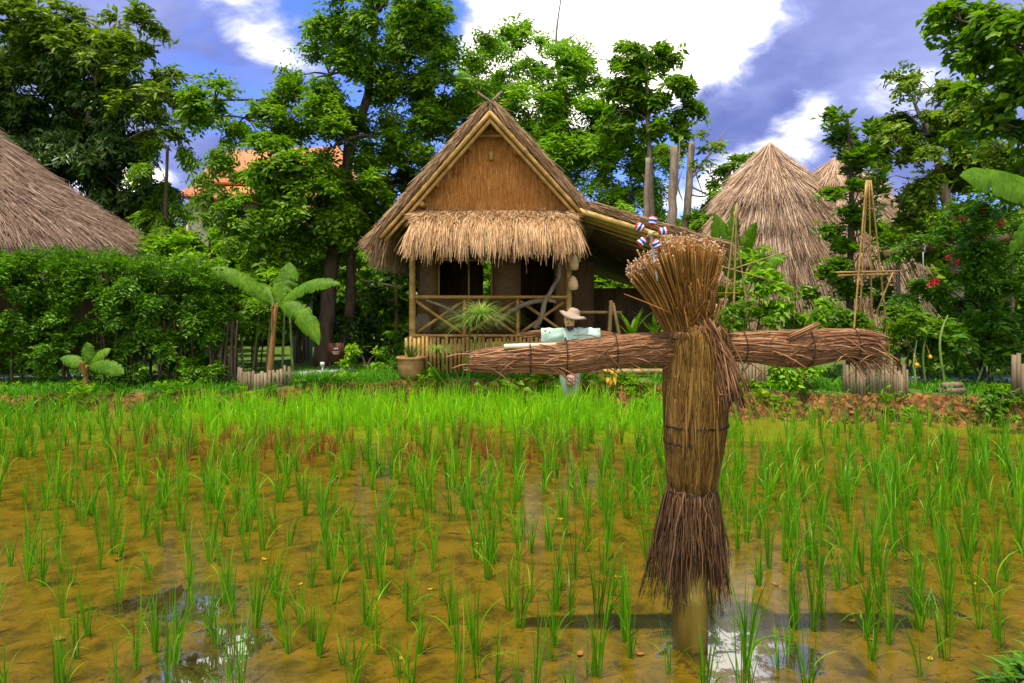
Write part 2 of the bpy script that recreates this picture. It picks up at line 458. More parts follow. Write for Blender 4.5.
M['straw_skirt'] = straw_mat('skirt_straw', [(0.0, (0.025, 0.013, 0.006)), (0.5, (0.095, 0.048, 0.020)), (1.0, (0.26, 0.145, 0.065))])
M['straw_cut'] = straw_mat('cut_straw_end', [(0.0, (0.26, 0.13, 0.06)), (1.0, (0.70, 0.50, 0.34))])
M['straw_core'] = rough_mat('packed_straw', (0.05, 0.026, 0.012), (0.14, 0.075, 0.035), 20, 0.9)
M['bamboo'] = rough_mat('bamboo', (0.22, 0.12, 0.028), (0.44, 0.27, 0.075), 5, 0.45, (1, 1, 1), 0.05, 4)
M['bamboo_bright'] = rough_mat('brightened_bamboo', (0.40, 0.25, 0.065), (0.66, 0.45, 0.15), 5, 0.45, (1, 1, 1), 0.05, 4)  # bamboo with light put into its colour, for the dim lean-to underside
M['bamboo_old'] = rough_mat('old_bamboo', (0.16, 0.10, 0.035), (0.38, 0.26, 0.10), 6, 0.6, (1, 1, .4), 0.15)
M['bamboo_green'] = rough_mat('mossy_bamboo_post', (0.14, 0.11, 0.012), (0.42, 0.31, 0.05), 5, 0.5, (1, 1, .25), 0.15)
M['bamboo_pale'] = rough_mat('bleached_bamboo', (0.60, 0.46, 0.26), (0.80, 0.70, 0.48), 6, 0.5, (1, 1, 1), 0.05)
M['wood_grey'] = rough_mat('grey_wood', (0.085, 0.062, 0.036), (0.27, 0.205, 0.125), 8, 0.85, (1, 1, .2), 0.5)
M['wood_dark'] = rough_mat('dark_wood', (0.05, 0.028, 0.015), (0.15, 0.085, 0.04), 8, 0.8, (1, 1, .2), 0.4)
M['clay'] = rough_mat('brown_clay', (0.20, 0.105, 0.035), (0.38, 0.22, 0.085), 6, 0.65)
M['concrete'] = rough_mat('grey_concrete', (0.25, 0.27, 0.31), (0.40, 0.42, 0.46), 3, 0.85)
M['twine'] = rough_mat('dark_twine', (0.02, 0.014, 0.01), (0.06, 0.04, 0.025), 30, 0.9)

def plain(name, col, rough=0.7, spec=0.3):
    return rough_mat(name, tuple(np.array(col) * 0.85), tuple(np.minimum(np.array(col) * 1.1, .95)), 7, rough, bump=0.0, spec=spec)

def woven_mat():
    m, t, out = new_mat('woven_bamboo')
    tcn = nd(t, 'ShaderNodeTexCoord')
    mpn = nd(t, 'ShaderNodeMapping', inp={'Vector': tcn.outputs['Object'], 'Rotation': (math.radians(90), 0, 0)})
    br = nd(t, 'ShaderNodeTexBrick', inp={'Vector': mpn.outputs[0], 'Color1': (0.27, 0.14, 0.035, 1), 'Color2': (0.18, 0.09, 0.022, 1), 'Mortar': (0.08, 0.04, 0.012, 1), 'Scale': 1.0, 'Mortar Size': 0.004, 'Brick Width': 0.10, 'Row Height': 0.035})
    no = nd(t, 'ShaderNodeTexNoise', inp={'Vector': tcn.outputs['Object'], 'Scale': 4.0, 'Detail': 4.0})
    c = mix_col(t, 0.5, br.outputs[0], mix_col(t, no.outputs[0], (0.4, 0.4, 0.4), (1.1, 1.1, 1.1)), 'MULTIPLY')
    p = nd(t, 'ShaderNodeBsdfPrincipled', inp={'Base Color': c, 'Roughness': 0.6})
    bmp = nd(t, 'ShaderNodeBump', inp={'Height': br.outputs[1], 'Strength': 0.4, 'Distance': 0.01})
    t.links.new(bmp.outputs[0], p.inputs['Normal'])
    t.links.new(p.outputs[0], out.inputs[0])
    return m
M['woven'] = woven_mat()

# ------------------------------------------------------------------ ground and paddy water
def edge_far(x):
    """Where the paddy's far bank meets the water."""
    return np.interp(x, [-40, -12, -8.6, -5, -2.5, -1, 1, 2.2, 3.4, 5.2, 7.0, 8.5, 14, 40],
                     [10.5, 11.4, 11.7, 12.3, 12.95, 13.05, 12.75, 12.2, 11.25, 10.9, 10.6, 10.35, 9.8, 9]) + 0.10 * np.sin(x * 3.1) + 0.07 * np.sin(x * 7.7 + 1)

def edge_near(x):
    return np.interp(x, [-40, 0, 1.9, 2.35, 2.7, 5, 40], [2.7, 2.9, 3.0, 3.30, 3.55, 3.9, 5]) + 0.04 * np.sin(x * 6)

def smooth01(t): t = np.clip(t, 0, 1); return t * t * (3 - 2 * t)

def nz(x, y, s=1.0):
    x = x * s; y = y * s
    return (np.sin(x * 1.7 + y * 0.9) + np.sin(x * 3.3 - y * 2.1 + 1.3) * .6 + np.sin(x * 5.9 + y * 6.7 + .4) * .4 + np.sin(-x * 11.3 + y * 9.1) * .25) / 2.25

def bank_h(x): return np.interp(x, [-12, -5, -1.5, 2, 40], [0.30, 0.30, 0.42, 0.44, 0.46])

def ground_z(x, y):
    top = bank_h(x) + 0.025 * nz(x, y, 1.6)
    far = (y - edge_far(x)) / np.interp(x, [-4, 3], [0.42, 0.62]) + 0.18 * nz(x, y, 3.5)
    near = (edge_near(x) - y) / 0.35 + 0.15 * nz(x, y, 3.5)
    side = (np.abs(x) - 22) / 0.5
    f = smooth01(np.maximum(np.maximum(far, near), side))
    ero = 0.07 * nz(x, y, 6.0) * 4 * f * (1 - f)
    return -0.10 + (top + 0.10) * f + ero

xs = np.concatenate([np.linspace(-500, -24, 24)[:-1], np.linspace(-24, -11, 60)[:-1], np.linspace(-11, 11, 300)[:-1], np.linspace(11, 24, 60)[:-1], np.linspace(24, 500, 24)])
ys = np.concatenate([np.linspace(-60, 2, 18)[:-1], np.linspace(2, 4.6, 50)[:-1], np.linspace(4.6, 9.4, 20)[:-1], np.linspace(9.4, 15.5, 140)[:-1], np.linspace(15.5, 30, 30)[:-1], np.linspace(30, 900, 26)])
gx, gy = np.meshgrid(xs, ys)
V = np.stack([gx, gy, ground_z(gx, gy)], -1).reshape(-1, 3)
nx, ny = len(xs), len(ys)
ii = np.arange(ny - 1)[:, None] * nx + np.arange(nx - 1)[None]
F = np.stack([ii, ii + 1, ii + nx + 1, ii + nx], -1).reshape(-1, 4)

def ground_mat():
    m, t, out = new_mat('bank_soil_and_turf')
    tcn = nd(t, 'ShaderNodeTexCoord'); geo = nd(t, 'ShaderNodeNewGeometry')
    ob = tcn.outputs['Object']
    a = nd(t, 'ShaderNodeTexNoise', inp={'Vector': ob, 'Scale': 1.1, 'Detail': 8.0, 'Roughness': .65})
    b = nd(t, 'ShaderNodeTexNoise', inp={'Vector': ob, 'Scale': 9.0, 'Detail': 8.0, 'Roughness': .7})
    turf = ramp(t, b.outputs[0], [(0.3, (0.045, 0.10, 0.012)), (0.55, (0.09, 0.16, 0.02)), (0.75, (0.17, 0.13, 0.05))])
    soil = ramp(t, b.outputs[0], [(0.34, (0.030, 0.018, 0.010)), (0.47, (0.12, 0.055, 0.020)), (0.60, (0.30, 0.125, 0.035)), (0.72, (0.40, 0.17, 0.05)), (0.82, (0.12, 0.10, 0.03))])
    sep = nd(t, 'ShaderNodeSeparateXYZ', inp={0: geo.outputs['Normal']})
    slope = math_node(t, 'ADD', math_node(t, 'SUBTRACT', 0.93, sep.outputs[2]), math_node(t, 'MULTIPLY', math_node(t, 'SUBTRACT', a.outputs[0], .52), .5))
    f = map_range(t, slope, -0.02, 0.07)
    c = mix_col(t, f, turf, soil)
    p = nd(t, 'ShaderNodeBsdfPrincipled', inp={'Base Color': c, 'Roughness': .95, 'Specular IOR Level': .15})
    bm_ = nd(t, 'ShaderNodeBump', inp={'Height': b.outputs[0], 'Strength': .7, 'Distance': .06})
    t.links.new(bm_.outputs[0], p.inputs['Normal'])
    t.links.new(p.outputs[0], out.inputs[0])
    return m
ground = MB().add(V, F).build('ground', ground_mat(), smooth=True)
tag(ground, 'earth banks and garden ground round the flooded paddy', None, kind='structure')

def water_mat():
    """Thin muddy water: yellow-brown silt and green algae close under the surface, still pools that mirror the sky."""
    m, t, out = new_mat('muddy_paddy_water')
    tcn = nd(t, 'ShaderNodeTexCoord'); ob = tcn.outputs['Object']
    a = nd(t, 'ShaderNodeTexNoise', inp={'Vector': ob, 'Scale': .55, 'Detail': 6.0, 'Roughness': .6})
    b = nd(t, 'ShaderNodeTexNoise', inp={'Vector': ob, 'Scale': 4.5, 'Detail': 9.0, 'Roughness': .68, 'Distortion': .4})
    e = nd(t, 'ShaderNodeTexNoise', inp={'Vector': ob, 'Scale': 38.0, 'Detail': 6.0, 'Roughness': .7})
    g2 = nd(t, 'ShaderNodeTexNoise', inp={'Vector': nd(t, 'ShaderNodeMapping', inp={'Vector': ob, 'Scale': (.55, 1.5, 1)}).outputs[0], 'Scale': 9.0, 'Detail': 8.0, 'Roughness': .72, 'Distortion': .6})
    mud = ramp(t, b.outputs[0], [(0.28, (0.030, 0.022, 0.003)), (0.39, (0.060, 0.043, 0.003)), (0.50, (0.108, 0.073, 0.004)), (0.60, (0.150, 0.092, 0.006)), (0.72, (0.20, 0.075, 0.016))])
    mud = mix_col(t, math_node(t, 'MAXIMUM', map_range(t, e.outputs[0], .55, .70), map_range(t, g2.outputs[0], .59, .68)), mud, (0.025, 0.018, 0.006))
    algae = ramp(t, e.outputs[0], [(0.3, (0.07, 0.095, 0.005)), (0.6, (0.18, 0.22, 0.008)), (0.8, (0.26, 0.27, 0.02))])
    sep = nd(t, 'ShaderNodeSeparateXYZ', inp={0: ob})
    # algae gathers along the far bank
    yy = math_node(t, 'ADD', map_range(t, sep.outputs[1], 6.5, 12.2, -.30, .42), math_node(t, 'MULTIPLY', math_node(t, 'SUBTRACT', a.outputs[0], .5), 1.2))
    yy = math_node(t, 'ADD', yy, math_node(t, 'MULTIPLY', math_node(t, 'SUBTRACT', b.outputs[0], .5), .5))
    fa = map_range(t, yy, -.02, .30)
    c = mix_col(t, math_node(t, 'MULTIPLY', fa, .85), mud, algae)
    # pools
    pool_n = math_node(t, 'ADD', b.outputs[0], math_node(t, 'MULTIPLY', math_node(t, 'SUBTRACT', e.outputs[0], .5), .22))
    acc = None
    for (px, py, r) in ((200, 605, .42), (165, 600, .30), (235, 640, .34), (125, 605, .25), (205, 665, .38), (735, 660, .40), (700, 650, .28), (790, 655, .24), (915, 600, .3)):
        Yw = EYE * FPX / (py - HY); Xw = (px - HX) / FPX * Yw
        dn = nd(t, 'ShaderNodeVectorMath', operation='DISTANCE', inp={0: ob, 1: (Xw, Yw, 0)}).outputs['Value']
        g = map_range(t, dn, 0.0, r * 1.5, 0.30, 0.0)
        acc = g if acc is None else math_node(t, 'MAXIMUM', acc, g)
    pool = map_range(t, math_node(t, 'ADD', pool_n, acc), .67, .73)
    c = mix_col(t, math_node(t, 'MULTIPLY', pool, .8), c, (0.02, 0.016, 0.008))
    rough = mix_col(t, pool, mix_col(t, g2.outputs[0], (0.03, 0.03, 0.03), (0.28, 0.28, 0.28)), (0.02, 0.02, 0.02))
    spec = mix_col(t, pool, (0.55, 0.55, 0.55), (1.0, 1.0, 1.0))
    ior = map_range(t, pool, 0, 1, 1.33, 2.2)
    p = nd(t, 'ShaderNodeBsdfPrincipled', inp={'Base Color': c, 'Roughness': rough, 'Specular IOR Level': spec, 'IOR': ior})
    hh = math_node(t, 'MULTIPLY', math_node(t, 'ADD', b.outputs[0], math_node(t, 'MULTIPLY', g2.outputs[0], .6)), math_node(t, 'SUBTRACT', 1.0, pool))
    bm_ = nd(t, 'ShaderNodeBump', inp={'Height': hh, 'Strength': .06, 'Distance': .02})
    t.links.new(bm_.outputs[0], p.inputs['Normal'])
    t.links.new(p.outputs[0], out.inputs[0])
    return m
wv = np.array([[-22.5, 2.0, 0], [22.5, 2.0, 0], [22.5, 14.5, 0], [-22.5, 14.5, 0]])
water = MB().add(wv, np.array([[0, 1, 2, 3]])).build('water', water_mat())
tag(water, 'muddy yellow brown water of the flooded paddy with patches of algae', None, kind='structure')

def path_strip(pts, w, name, label):
    """A concrete path: a slab whose top stands a little above the turf."""
    pts = np.asarray(pts, float); n = len(pts)
    d = np.gradient(pts, axis=0); d = norm(d); s_ = np.stack([-d[:, 1], d[:, 0]], 1)
    L = pts + s_ * w / 2; R = pts - s_ * w / 2
    zt = lambda q: ground_z(q[:, 0], q[:, 1]) + 0.055
    zb = lambda q: ground_z(q[:, 0], q[:, 1]) - 0.05
    rows = [np.c_[L, zb(L)], np.c_[L, zt(L)], np.c_[R, zt(R)], np.c_[R, zb(R)]]
    V = np.stack(rows, 1).reshape(-1, 3)
    i = np.arange(n - 1)[:, None] * 4; a = np.arange(3)[None]
    F = np.stack([i + a, i + a + 1, i + a + 5, i + a + 4], -1).reshape(-1, 4)
    o = MB().add(V, F).build(name, M['concrete'])
    return tag(o, label, None, kind='structure')
path_strip([(-16, 13.9), (-12, 14.2), (-8, 14.5), (-5, 15.0), (-3.6, 15.6)], 0.75, 'path', 'pale concrete garden path behind the hedge stems')
path_strip([(6.3, 13.2), (8.0, 12.95), (10, 12.7), (13, 12.3), (18, 12)], 1.0, 'path', 'pale concrete path at the edge of the right hand garden')

# ------------------------------------------------------------------ thatch helpers
def thatch_on(mb, top, down, nrm, L, r, curl=0.0, S=2, lift=0.02):
    """Straws laid from top along down; the free end lifts off and can bend to the ground."""
    N = len(top); t = np.linspace(0, 1, S + 1)
    P = top[:, None] + down[:, None] * (L[:, None] * t[None])[..., None]
    P = P + nrm[:, None] * (lift * (0.2 + t[None] ** 1.0))[..., None] * U(0.2, 1.6, N)[:, None, None]
    if np.ndim(curl) or curl:
        P[:, :, 2] -= (np.asarray(curl) * np.ones(N))[:, None] * t[None] ** 2 * L[:, None]
    R = r[:, None] * np.interp(t, [0, .6, 1], [1, .9, .35])[None]
    mb.add(*tubes(P, R, 3, caps=False))

def jit(v, s): return norm(v + rng.normal(size=v.shape) * s)

def lathe_thatch(name, prof, c, rows, per_m, mat, core_mat, L=0.7, r=0.012, lift=0.05, sub='roof', front_only=True):
    """Round thatch over a profile [(radius, z)], eaves last; straws in overlapping courses. Returns (core, straws)."""
    prof = np.asarray(prof, float); c = np.asarray(c, float)
    core = MB().add(*lathe(np.c_[np.maximum(prof[:, 0] - .03, .01), prof[:, 1]], 40, c, jitter=0.01))
    seg = np.r_[0, np.cumsum(np.hypot(np.diff(prof[:, 0]), np.diff(prof[:, 1])))]
    mb = MB()
    for s0 in np.linspace(0, seg[-1] - L * 0.35, rows):
        rad = np.interp(s0, seg, prof[:, 0]) + .02
        n = int(2 * np.pi * (rad + .15) * per_m)
        s_ = np.clip(s0 + rng.normal(size=n) * L * .09, 0, seg[-1])
        ph = U(0, 2 * np.pi, n)
        rr = np.interp(s_, seg, prof[:, 0]); zz = np.interp(s_, seg, prof[:, 1])
        s2 = np.minimum(s_ + L, seg[-1] + L)
        r2 = np.interp(s2, seg, prof[:, 0]); z2 = np.interp(s2, seg, prof[:, 1])
        ov = np.maximum(s_ + L - seg[-1], 0)
        ca, sa = np.cos(ph), np.sin(ph)
        top = np.stack([rr * ca, rr * sa, zz], 1)
        end = np.stack([r2 * ca, r2 * sa, z2 - ov * .9], 1)
        down = jit(norm(end - top), 0.09)
        g = norm(np.stack([ca * (zz - z2 + .05), sa * (zz - z2 + .05), (r2 - rr) + .02], 1))
        thatch_on(mb, top + c, down, g, L * U(.75, 1.1, n) * (1 + .10 * np.sin(ph * 19 + s0 * 5) + .08 * np.sin(ph * 43 + s0 * 9)), r * U(.6, 1.3, n), 0.0, 2, lift * min(1.0, .15 + rad))
    return core, mb

# ------------------------------------------------------------------ main hut
def P3(x, y, z): return np.array([x, y, z], float)

HUT_Y = 14.2
hut = thing('thatched_hut', (-0.45, HUT_Y, 0.42), 'thatched bamboo hut with a shaggy awning, braced veranda rail and a lean-to', 'hut')
FY, BY = 13.72, 19.2           # front and back of the roof
RX, RZ = -0.44, 5.78           # ridge
LX, LZ = -2.83, 3.04           # left eave
KX, KZ = 1.36, 3.80            # where the roof breaks into the lean-to
EX, EZ = 4.25, 2.93            # lean-to eave

def slope_thatch(mb, A, B, y0, y1, n, thick, L, r, fringe=False):
    """Straw over the roof plane that falls from A to B (x, z)."""
    A = np.asarray(A); B = np.asarray(B)
    d2 = (B - A); l2 = np.linalg.norm(d2); d2 = d2 / l2
    nn = np.array([-d2[1], d2[0]]); nn = nn if nn[1] > 0 else -nn
    t = U(-0.02, 1.0, n); y = U(y0 - .05, y1 + .05, n)
    x = A[0] + d2[0] * t * l2; z = A[1] + d2[1] * t * l2
    off = thick + U(-.03, .03, n)
    top = np.stack([x + nn[0] * off, y, z + nn[1] * off], 1)
    down = jit(np.tile(np.array([[d2[0], 0, d2[1]]]), (n, 1)), 0.10)
    nr = np.tile(np.array([[nn[0], 0, nn[1]]]), (n, 1))
    LL = np.minimum(L * U(.6, 1.2, n), np.maximum((1 - t) * l2 + U(.02, .22, n), .12))
    thatch_on(mb, top, down, nr, LL, r * U(.6, 1.3, n), 0.12, 2, .03)

def slab(A, B, y0, y1, th):
    A = np.asarray(A); B = np.asarray(B); d = norm(B - A); nn = np.array([-d[1], d[0]]); nn = nn if nn[1] > 0 else -nn
    q = [A, B, B + nn * th, A + nn * th]
    V = [[p[0], y0, p[1]] for p in q] + [[p[0], y1, p[1]] for p in q]
    F = np.array([[0, 1, 2, 3], [7, 6, 5, 4], [0, 4, 5, 1], [1, 5, 6, 2], [2, 6, 7, 3], [3, 7, 4, 0]])
    return np.array(V), F

mb = MB()
BACK = 0.16   # the lean-to also falls away to the back, metres per metre
def sink(V, A=None):
    V = np.array(V); f = np.clip((V[..., 0] - KX + .1) / .5, 0, 1); V[..., 2] -= f * BACK * np.clip(V[..., 1] - FY, 0, 9); return V
for A, B in (((RX, RZ), (LX, LZ)), ((RX, RZ), (KX, KZ))):
    mb.add(*slab(A, B, FY + .03, BY - .03, .13), mi=1)
for A, B in (((KX - .02, KZ + .02), (KX + .42, KZ - .11)), ((KX + .42, KZ - .11), (EX, EZ))):
    V, F = slab(A, B, FY + .03, BY - .03, .13); mb.add(sink(V), F, mi=1)
for A, B, n in (((RX, RZ), (LX, LZ), 5200), ((RX, RZ), (KX, KZ), 4200), ((KX, KZ), (EX, EZ), 4200)):
    slope_thatch(mb, A, B, FY, BY, n, .14, .55, .010)
    if A[0] == KX: mb.v[-1] = sink(mb.v[-1])
    # cut edge of the thatch along the front rake
    A_ = np.array(A); B_ = np.array(B); d2 = norm(B_ - A_); nn = np.array([-d2[1], d2[0]]); nn = nn if nn[1] > 0 else -nn
    m_ = 1500
    t = U(0, 1, m_); off = U(0.05, .19, m_)
    p = A_ + (B_ - A_) * t[:, None] + nn * off[:, None]
    top = np.stack([p[:, 0], FY + U(-.04, .06, m_), p[:, 1]], 1)
    down = jit(np.tile([[d2[0], -.04, d2[1]]], (m_, 1)), .09)
    thatch_on(mb, top, down, np.tile([[0, -1.0, 0]], (m_, 1)), np.minimum(U(.2, .5, m_), (1 - t) * 4 + .1), U(.005, .010, m_), .05, 2, .02)
# shaggy ends hanging at the left eave
m_ = 2600
y = U(FY - .03, BY, m_); top = np.stack([LX + .35 + U(-.3, .0, m_), y, LZ + .40 + U(-.28, .08, m_)], 1)
thatch_on(mb, top, jit(np.tile([[-.30, 0, -.95]], (m_, 1)), .14), np.tile([[-.6, 0, .5]], (m_, 1)), U(.25, .58, m_), U(.005, .010, m_), .25, 2, .03)
# hanging ends at the lean-to eave
m_ = 1300
y = U(FY - .03, BY, m_); top = np.stack([EX + U(-.25, .05, m_), y, EZ + .13 + U(-.02, .08, m_)], 1)
thatch_on(mb, top, jit(np.tile([[.8, 0, -.5]], (m_, 1)), .12), np.tile([[.2, 0, .9]], (m_, 1)), U(.2, .45, m_), U(.006, .012, m_), .3, 2, .03); mb.v[-1] = sink(mb.v[-1])
# ridge bundle
m_ = 900
y = U(FY - .05, BY, m_); sx = U(-1, 1, m_)
top = np.stack([RX + sx * .10, y, RZ + .20 - np.abs(sx) * .06 + U(-.03, .03, m_)], 1)
thatch_on(mb, top, jit(np.stack([sx * 1.0, np.zeros(m_), -np.abs(sx) * 1.1 - .1], 1), .2), np.tile([[0, 0, 1.0]], (m_, 1)), U(.25, .5, m_), U(.006, .011, m_), .2, 2, .02)
roof = part(mb, 'roof', [M['thatch'], M['wood_dark']], hut)

# bamboo under the thatch: rake poles, rafters, purlins (parts of the roof)
def pole(name, root, *segs, mat='bamboo'):
    mb = MB()
    for s_ in segs: mb.add(*bamboo(*s_))
    return part(mb, name, M[mat], root, smooth=True)

def pt(A, B, t, off, y):
    A = np.asarray(A, float); B = np.asarray(B, float); d = norm(B - A); nn = np.array([-d[1], d[0]]); nn = nn if nn[1] > 0 else -nn
    p = A + (B - A) * t + nn * off
    return P3(p[0], y, p[1])
for A, B, t1 in (((RX, RZ), (LX, LZ), .93), ((RX, RZ), (KX, KZ), 1.03)):
    pole('rake_pole', hut, (pt(A, B, .02, -.05, FY - .07), pt(A, B, t1, -.05, FY - .07), .048))
    pole('rake_pole', hut, (pt(A, B, .03, -.145, FY - .02), pt(A, B, t1, -.145, FY - .02), .042))
for y in np.linspace(FY + .35, BY - .3, 9):
    for A, B, t1 in (((RX, RZ), (LX, LZ), .95), ((RX, RZ), (KX, KZ), 1.0)):
        pole('rafter', hut, (pt(A, B, .02, -.055, y), pt(A, B, t1, -.055, y), .045))
for y in np.linspace(FY - .04, BY - .3, 15):
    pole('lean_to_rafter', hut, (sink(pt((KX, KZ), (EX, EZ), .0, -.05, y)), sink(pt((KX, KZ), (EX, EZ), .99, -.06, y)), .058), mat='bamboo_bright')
for t in (.22, .5, .78):
    pole('purlin', hut, (pt((RX, RZ), (LX, LZ), t, -.14, FY + .12), pt((RX, RZ), (LX, LZ), t, -.14, BY - .2), .045))
for t in (.35, .97):
    pole('purlin', hut, (pt((RX, RZ), (KX, KZ), t, -.15, FY - .02), pt((RX, RZ), (KX, KZ), t, -.15, BY - .2), .055))
pole('purlin', hut, (pt((RX, RZ), (LX, LZ), .64, -.20, FY - .02), pt((RX, RZ), (LX, LZ), .64, -.20, BY - .2), .055))
pole('ridge_pole', hut, (P3(RX, FY - .06, RZ - .10), P3(RX, BY - .1, RZ - .10), .07))
pole('collar_beam', hut, (P3(RX - .38, FY + .25, RZ - .46), P3(RX + .38, FY + .25, RZ - .46), .03), mat='bamboo_old')
pole('ridge_cross', hut, (P3(RX - .26, FY + .1, RZ + .38), P3(RX + .16, FY + .1, RZ + .08), .028), mat='wood_grey')
pole('ridge_cross', hut, (P3(RX + .24, FY + .17, RZ + .42), P3(RX - .12, FY + .17, RZ + .08), .028), mat='wood_grey')

# gable of hanging grass
gb = MB()
GY = 14.22
gA = P3(-2.26, GY, 3.60); gB = P3(1.40, GY, 3.60); gT = P3(RX, GY, 5.66)
V = np.array([gA, gB, gT, gA + [0, .08, 0], gB + [0, .08, 0], gT + [0, .08, 0]])
gb.add(V, [np.array([[0, 1, 2], [5, 4, 3]]), np.array([[0, 3, 4, 1], [1, 4, 5, 2], [2, 5, 3, 0]])])
n = 17000
u = U(0, 1, n); v = 1 - np.sqrt(U(0, 1, n))
rowz = np.round(v * 12) / 12 * .5 + v * .5
x0 = gA[0] + (gB[0] - gA[0]) * u; top = np.stack([x0 * (1 - rowz) + RX * rowz, np.full(n, GY - .01), 3.6 + 2.02 * rowz], 1)
lim = np.clip(top[:, 2] - 3.55, .05, 9)
thatch_on(gb, top, jit(np.tile([[0, -.04, -1.0]], (n, 1)), .10), np.tile([[0, -1.0, 0]], (n, 1)), np.minimum(U(.2, .5, n), lim + .1), U(.004, .008, n), 0, 2, .03)
part(gb, 'gable', M['thatch_gable'], hut)
lamp = MB(); lamp.add(*lathe([(.052, 0), (.056, .03), (.056, .15), (.050, .19)], 16, (RX + .01, GY - .12, 4.84)))
lamp.add(*tube([(RX + .01, GY - .12, 5.0), (RX + .01, GY - .12, 5.25)], .006, 6)); lamp.add(*tube([(RX + .01, GY - .12, 5.25), (RX + .01, GY + .05, 5.27)], .008, 6))
part(lamp, 'lantern', M['bamboo'], hut, True)

# awning with its fringe
aw = MB()
AX0, AX1 = -1.92, 1.20
AT = np.array([14.18, 3.78]); AB = np.array([13.18, 3.30])
V = []
prof = [(AT[0], AT[1]), (13.75, 3.66), (13.42, 3.48), (AB[0], AB[1]), (AB[0] + .04, AB[1] - .07), (13.45, 3.36), (13.78, 3.54), (14.18, 3.66)]
for x in (AX0 + .04, AX1 - .04): V += [[x, a, b] for a, b in prof]
k = len(prof); a = np.arange(k); b = (a + 1) % k
aw.add(np.array(V), [np.stack([a, b, b + k, a + k], 1), np.arange(k)[None, ::-1], np.arange(k)[None] + k])
for row, (yy, zz, n, LL, cu) in enumerate(((14.15, 3.80, 3600, .42, .0), (13.92, 3.74, 3600, .42, .02), (13.72, 3.66, 3800, .42, .05), (13.55, 3.57, 4000, .42, .22), (13.40, 3.49, 4200, .42, .5), (13.26, 3.40, 4600, .40, .75))):
    x = U(AX0, AX1, n)
    clump = 1 + .28 * np.sin(x * 23 + row + 2 * np.sin(x * 3)) + .25 * np.sin(x * 57 + row * 2)
    sidex = np.clip((x - (AX0 + AX1) / 2) / ((AX1 - AX0) / 2), -1, 1) ** 9 * .2
    top = np.stack([x, yy + U(-.06, .06, n), zz + U(-.02, .03, n)], 1)
    down = jit(np.stack([sidex + .0 * x, np.full(n, -.88), np.full(n, -.42)], 1), .13)
    thatch_on(aw, top, down, np.tile([[0, -.4, .9]], (n, 1)), LL * U(.6, 1.15, n) * clump, U(.004, .009, n), cu, 3, .03)
for sx in (AX0, AX1):   # shaggy ends
    n = 700; yy = U(13.2, 14.15, n)
    top = np.stack([sx + U(-.06, .06, n), yy, np.interp(yy, [13.2, 14.15], [3.36, 3.76])], 1)
    s_ = np.sign(sx - RX)
    thatch_on(aw, top, jit(np.tile([[s_ * .12, -.3, -.9]], (n, 1)), .16), np.tile([[s_ * 1.0, 0, .2]], (n, 1)), U(.2, .55, n), U(.006, .012, n), .3, 2, .03)
part(aw, 'awning', M['thatch_awning'], hut)
pole('awning_pole', hut, (P3(AX0 + .05, 13.42, 3.30), P3(AX1 - .05, 13.42, 3.30), .035), mat='bamboo_old')

# posts, floor, walls
FZ = 1.20
for x, r in ((-2.07, .080), (1.18, .072)):
    pole('veranda_post', hut, (P3(x, HUT_Y, .40), P3(x, HUT_Y, 3.62), r), mat='bamboo')
for x in (-.99, .12):
    pole('rail_post', hut, (P3(x, HUT_Y, .45), P3(x, HUT_Y, 2.0), .045))
for x, y in ((-2.07, 16.0), (1.2, 16.0), (-2.07, 18.8), (1.2, 18.8)):
    pole('house_post', hut, (P3(x, y + .06, .40), P3(x, y + .06, 3.75), .075), mat='bamboo_old')
for y in (14.3, 16.6, 18.8):
    pole('lean_to_post', hut, (P3(3.95, y, .40), sink(P3(3.95, y, 2.88)), .06), mat='bamboo_old')
pole('lean_to_beam', hut, (sink(P3(3.95, FY + .1, 2.88)), sink(P3(3.95, BY - .1, 2.88)), .055), mat='bamboo_old')
pole('tie_beam', hut, (P3(-2.3, 14.26, 3.52), P3(1.45, 14.26, 3.52), .06), mat='bamboo_old')
pole('handrail', hut, (P3(-2.02, HUT_Y - .06, 2.02), P3(1.16, HUT_Y - .06, 2.02), .040))
pole('lower_rail', hut, (P3(-2.02, HUT_Y - .06, 1.22), P3(1.16, HUT_Y - .06, 1.22), .035))
for x0, x1 in ((-2.0, -1.03), (-.94, .08), (.17, 1.12)):
    pole('cross_brace', hut, (P3(x0, HUT_Y + .02, 1.94), P3(x1, HUT_Y + .02, 1.26), .036))
    pole('cross_brace', hut, (P3(x0, HUT_Y + .10, 1.26), P3(x1, HUT_Y + .10, 1.94), .036))
fl = MB(); fl.add(*box((-.44, 16.55, FZ - .06), (3.5, 4.6, .10))); part(fl, 'floor', M['wood_dark'], hut)
# skirt of split bamboo
sk = MB()
for x in np.arange(-2.16, 1.22, .083):
    w = U(.030, .038); h = 1.19 + U(-.035, .03)
    sk.add(*bamboo(P3(x + U(-.006, .006), 13.98, .40 + U(0, .05)), P3(x + U(-.012, .012), 13.98, h), w, 6, .35, 0, 1.0))
part(sk, 'slatted_skirt', M['bamboo'], hut, True)
WY = 15.55
wl = MB()
for x0, x1, z0, z1 in ((-2.10, -1.66, FZ, 3.75), (-1.66, -.46, FZ, 2.02), (-1.66, -.46, 2.86, 3.75), (-.46, .20, FZ, 3.75), (.20, .98, 3.2, 3.75), (.98, 1.22, FZ, 3.75)):
    wl.add(*box(((x0 + x1) / 2, WY, (z0 + z1) / 2), (x1 - x0 - .004, .05, z1 - z0 - .004)))
part(wl, 'front_wall', M['woven'], hut)
sw = MB()
sw.add(*box((-2.13, 17.25, 2.45), (.05, 3.35, 2.5))); sw.add(*box((1.25, 17.25, 2.45), (.05, 3.35, 2.5)))
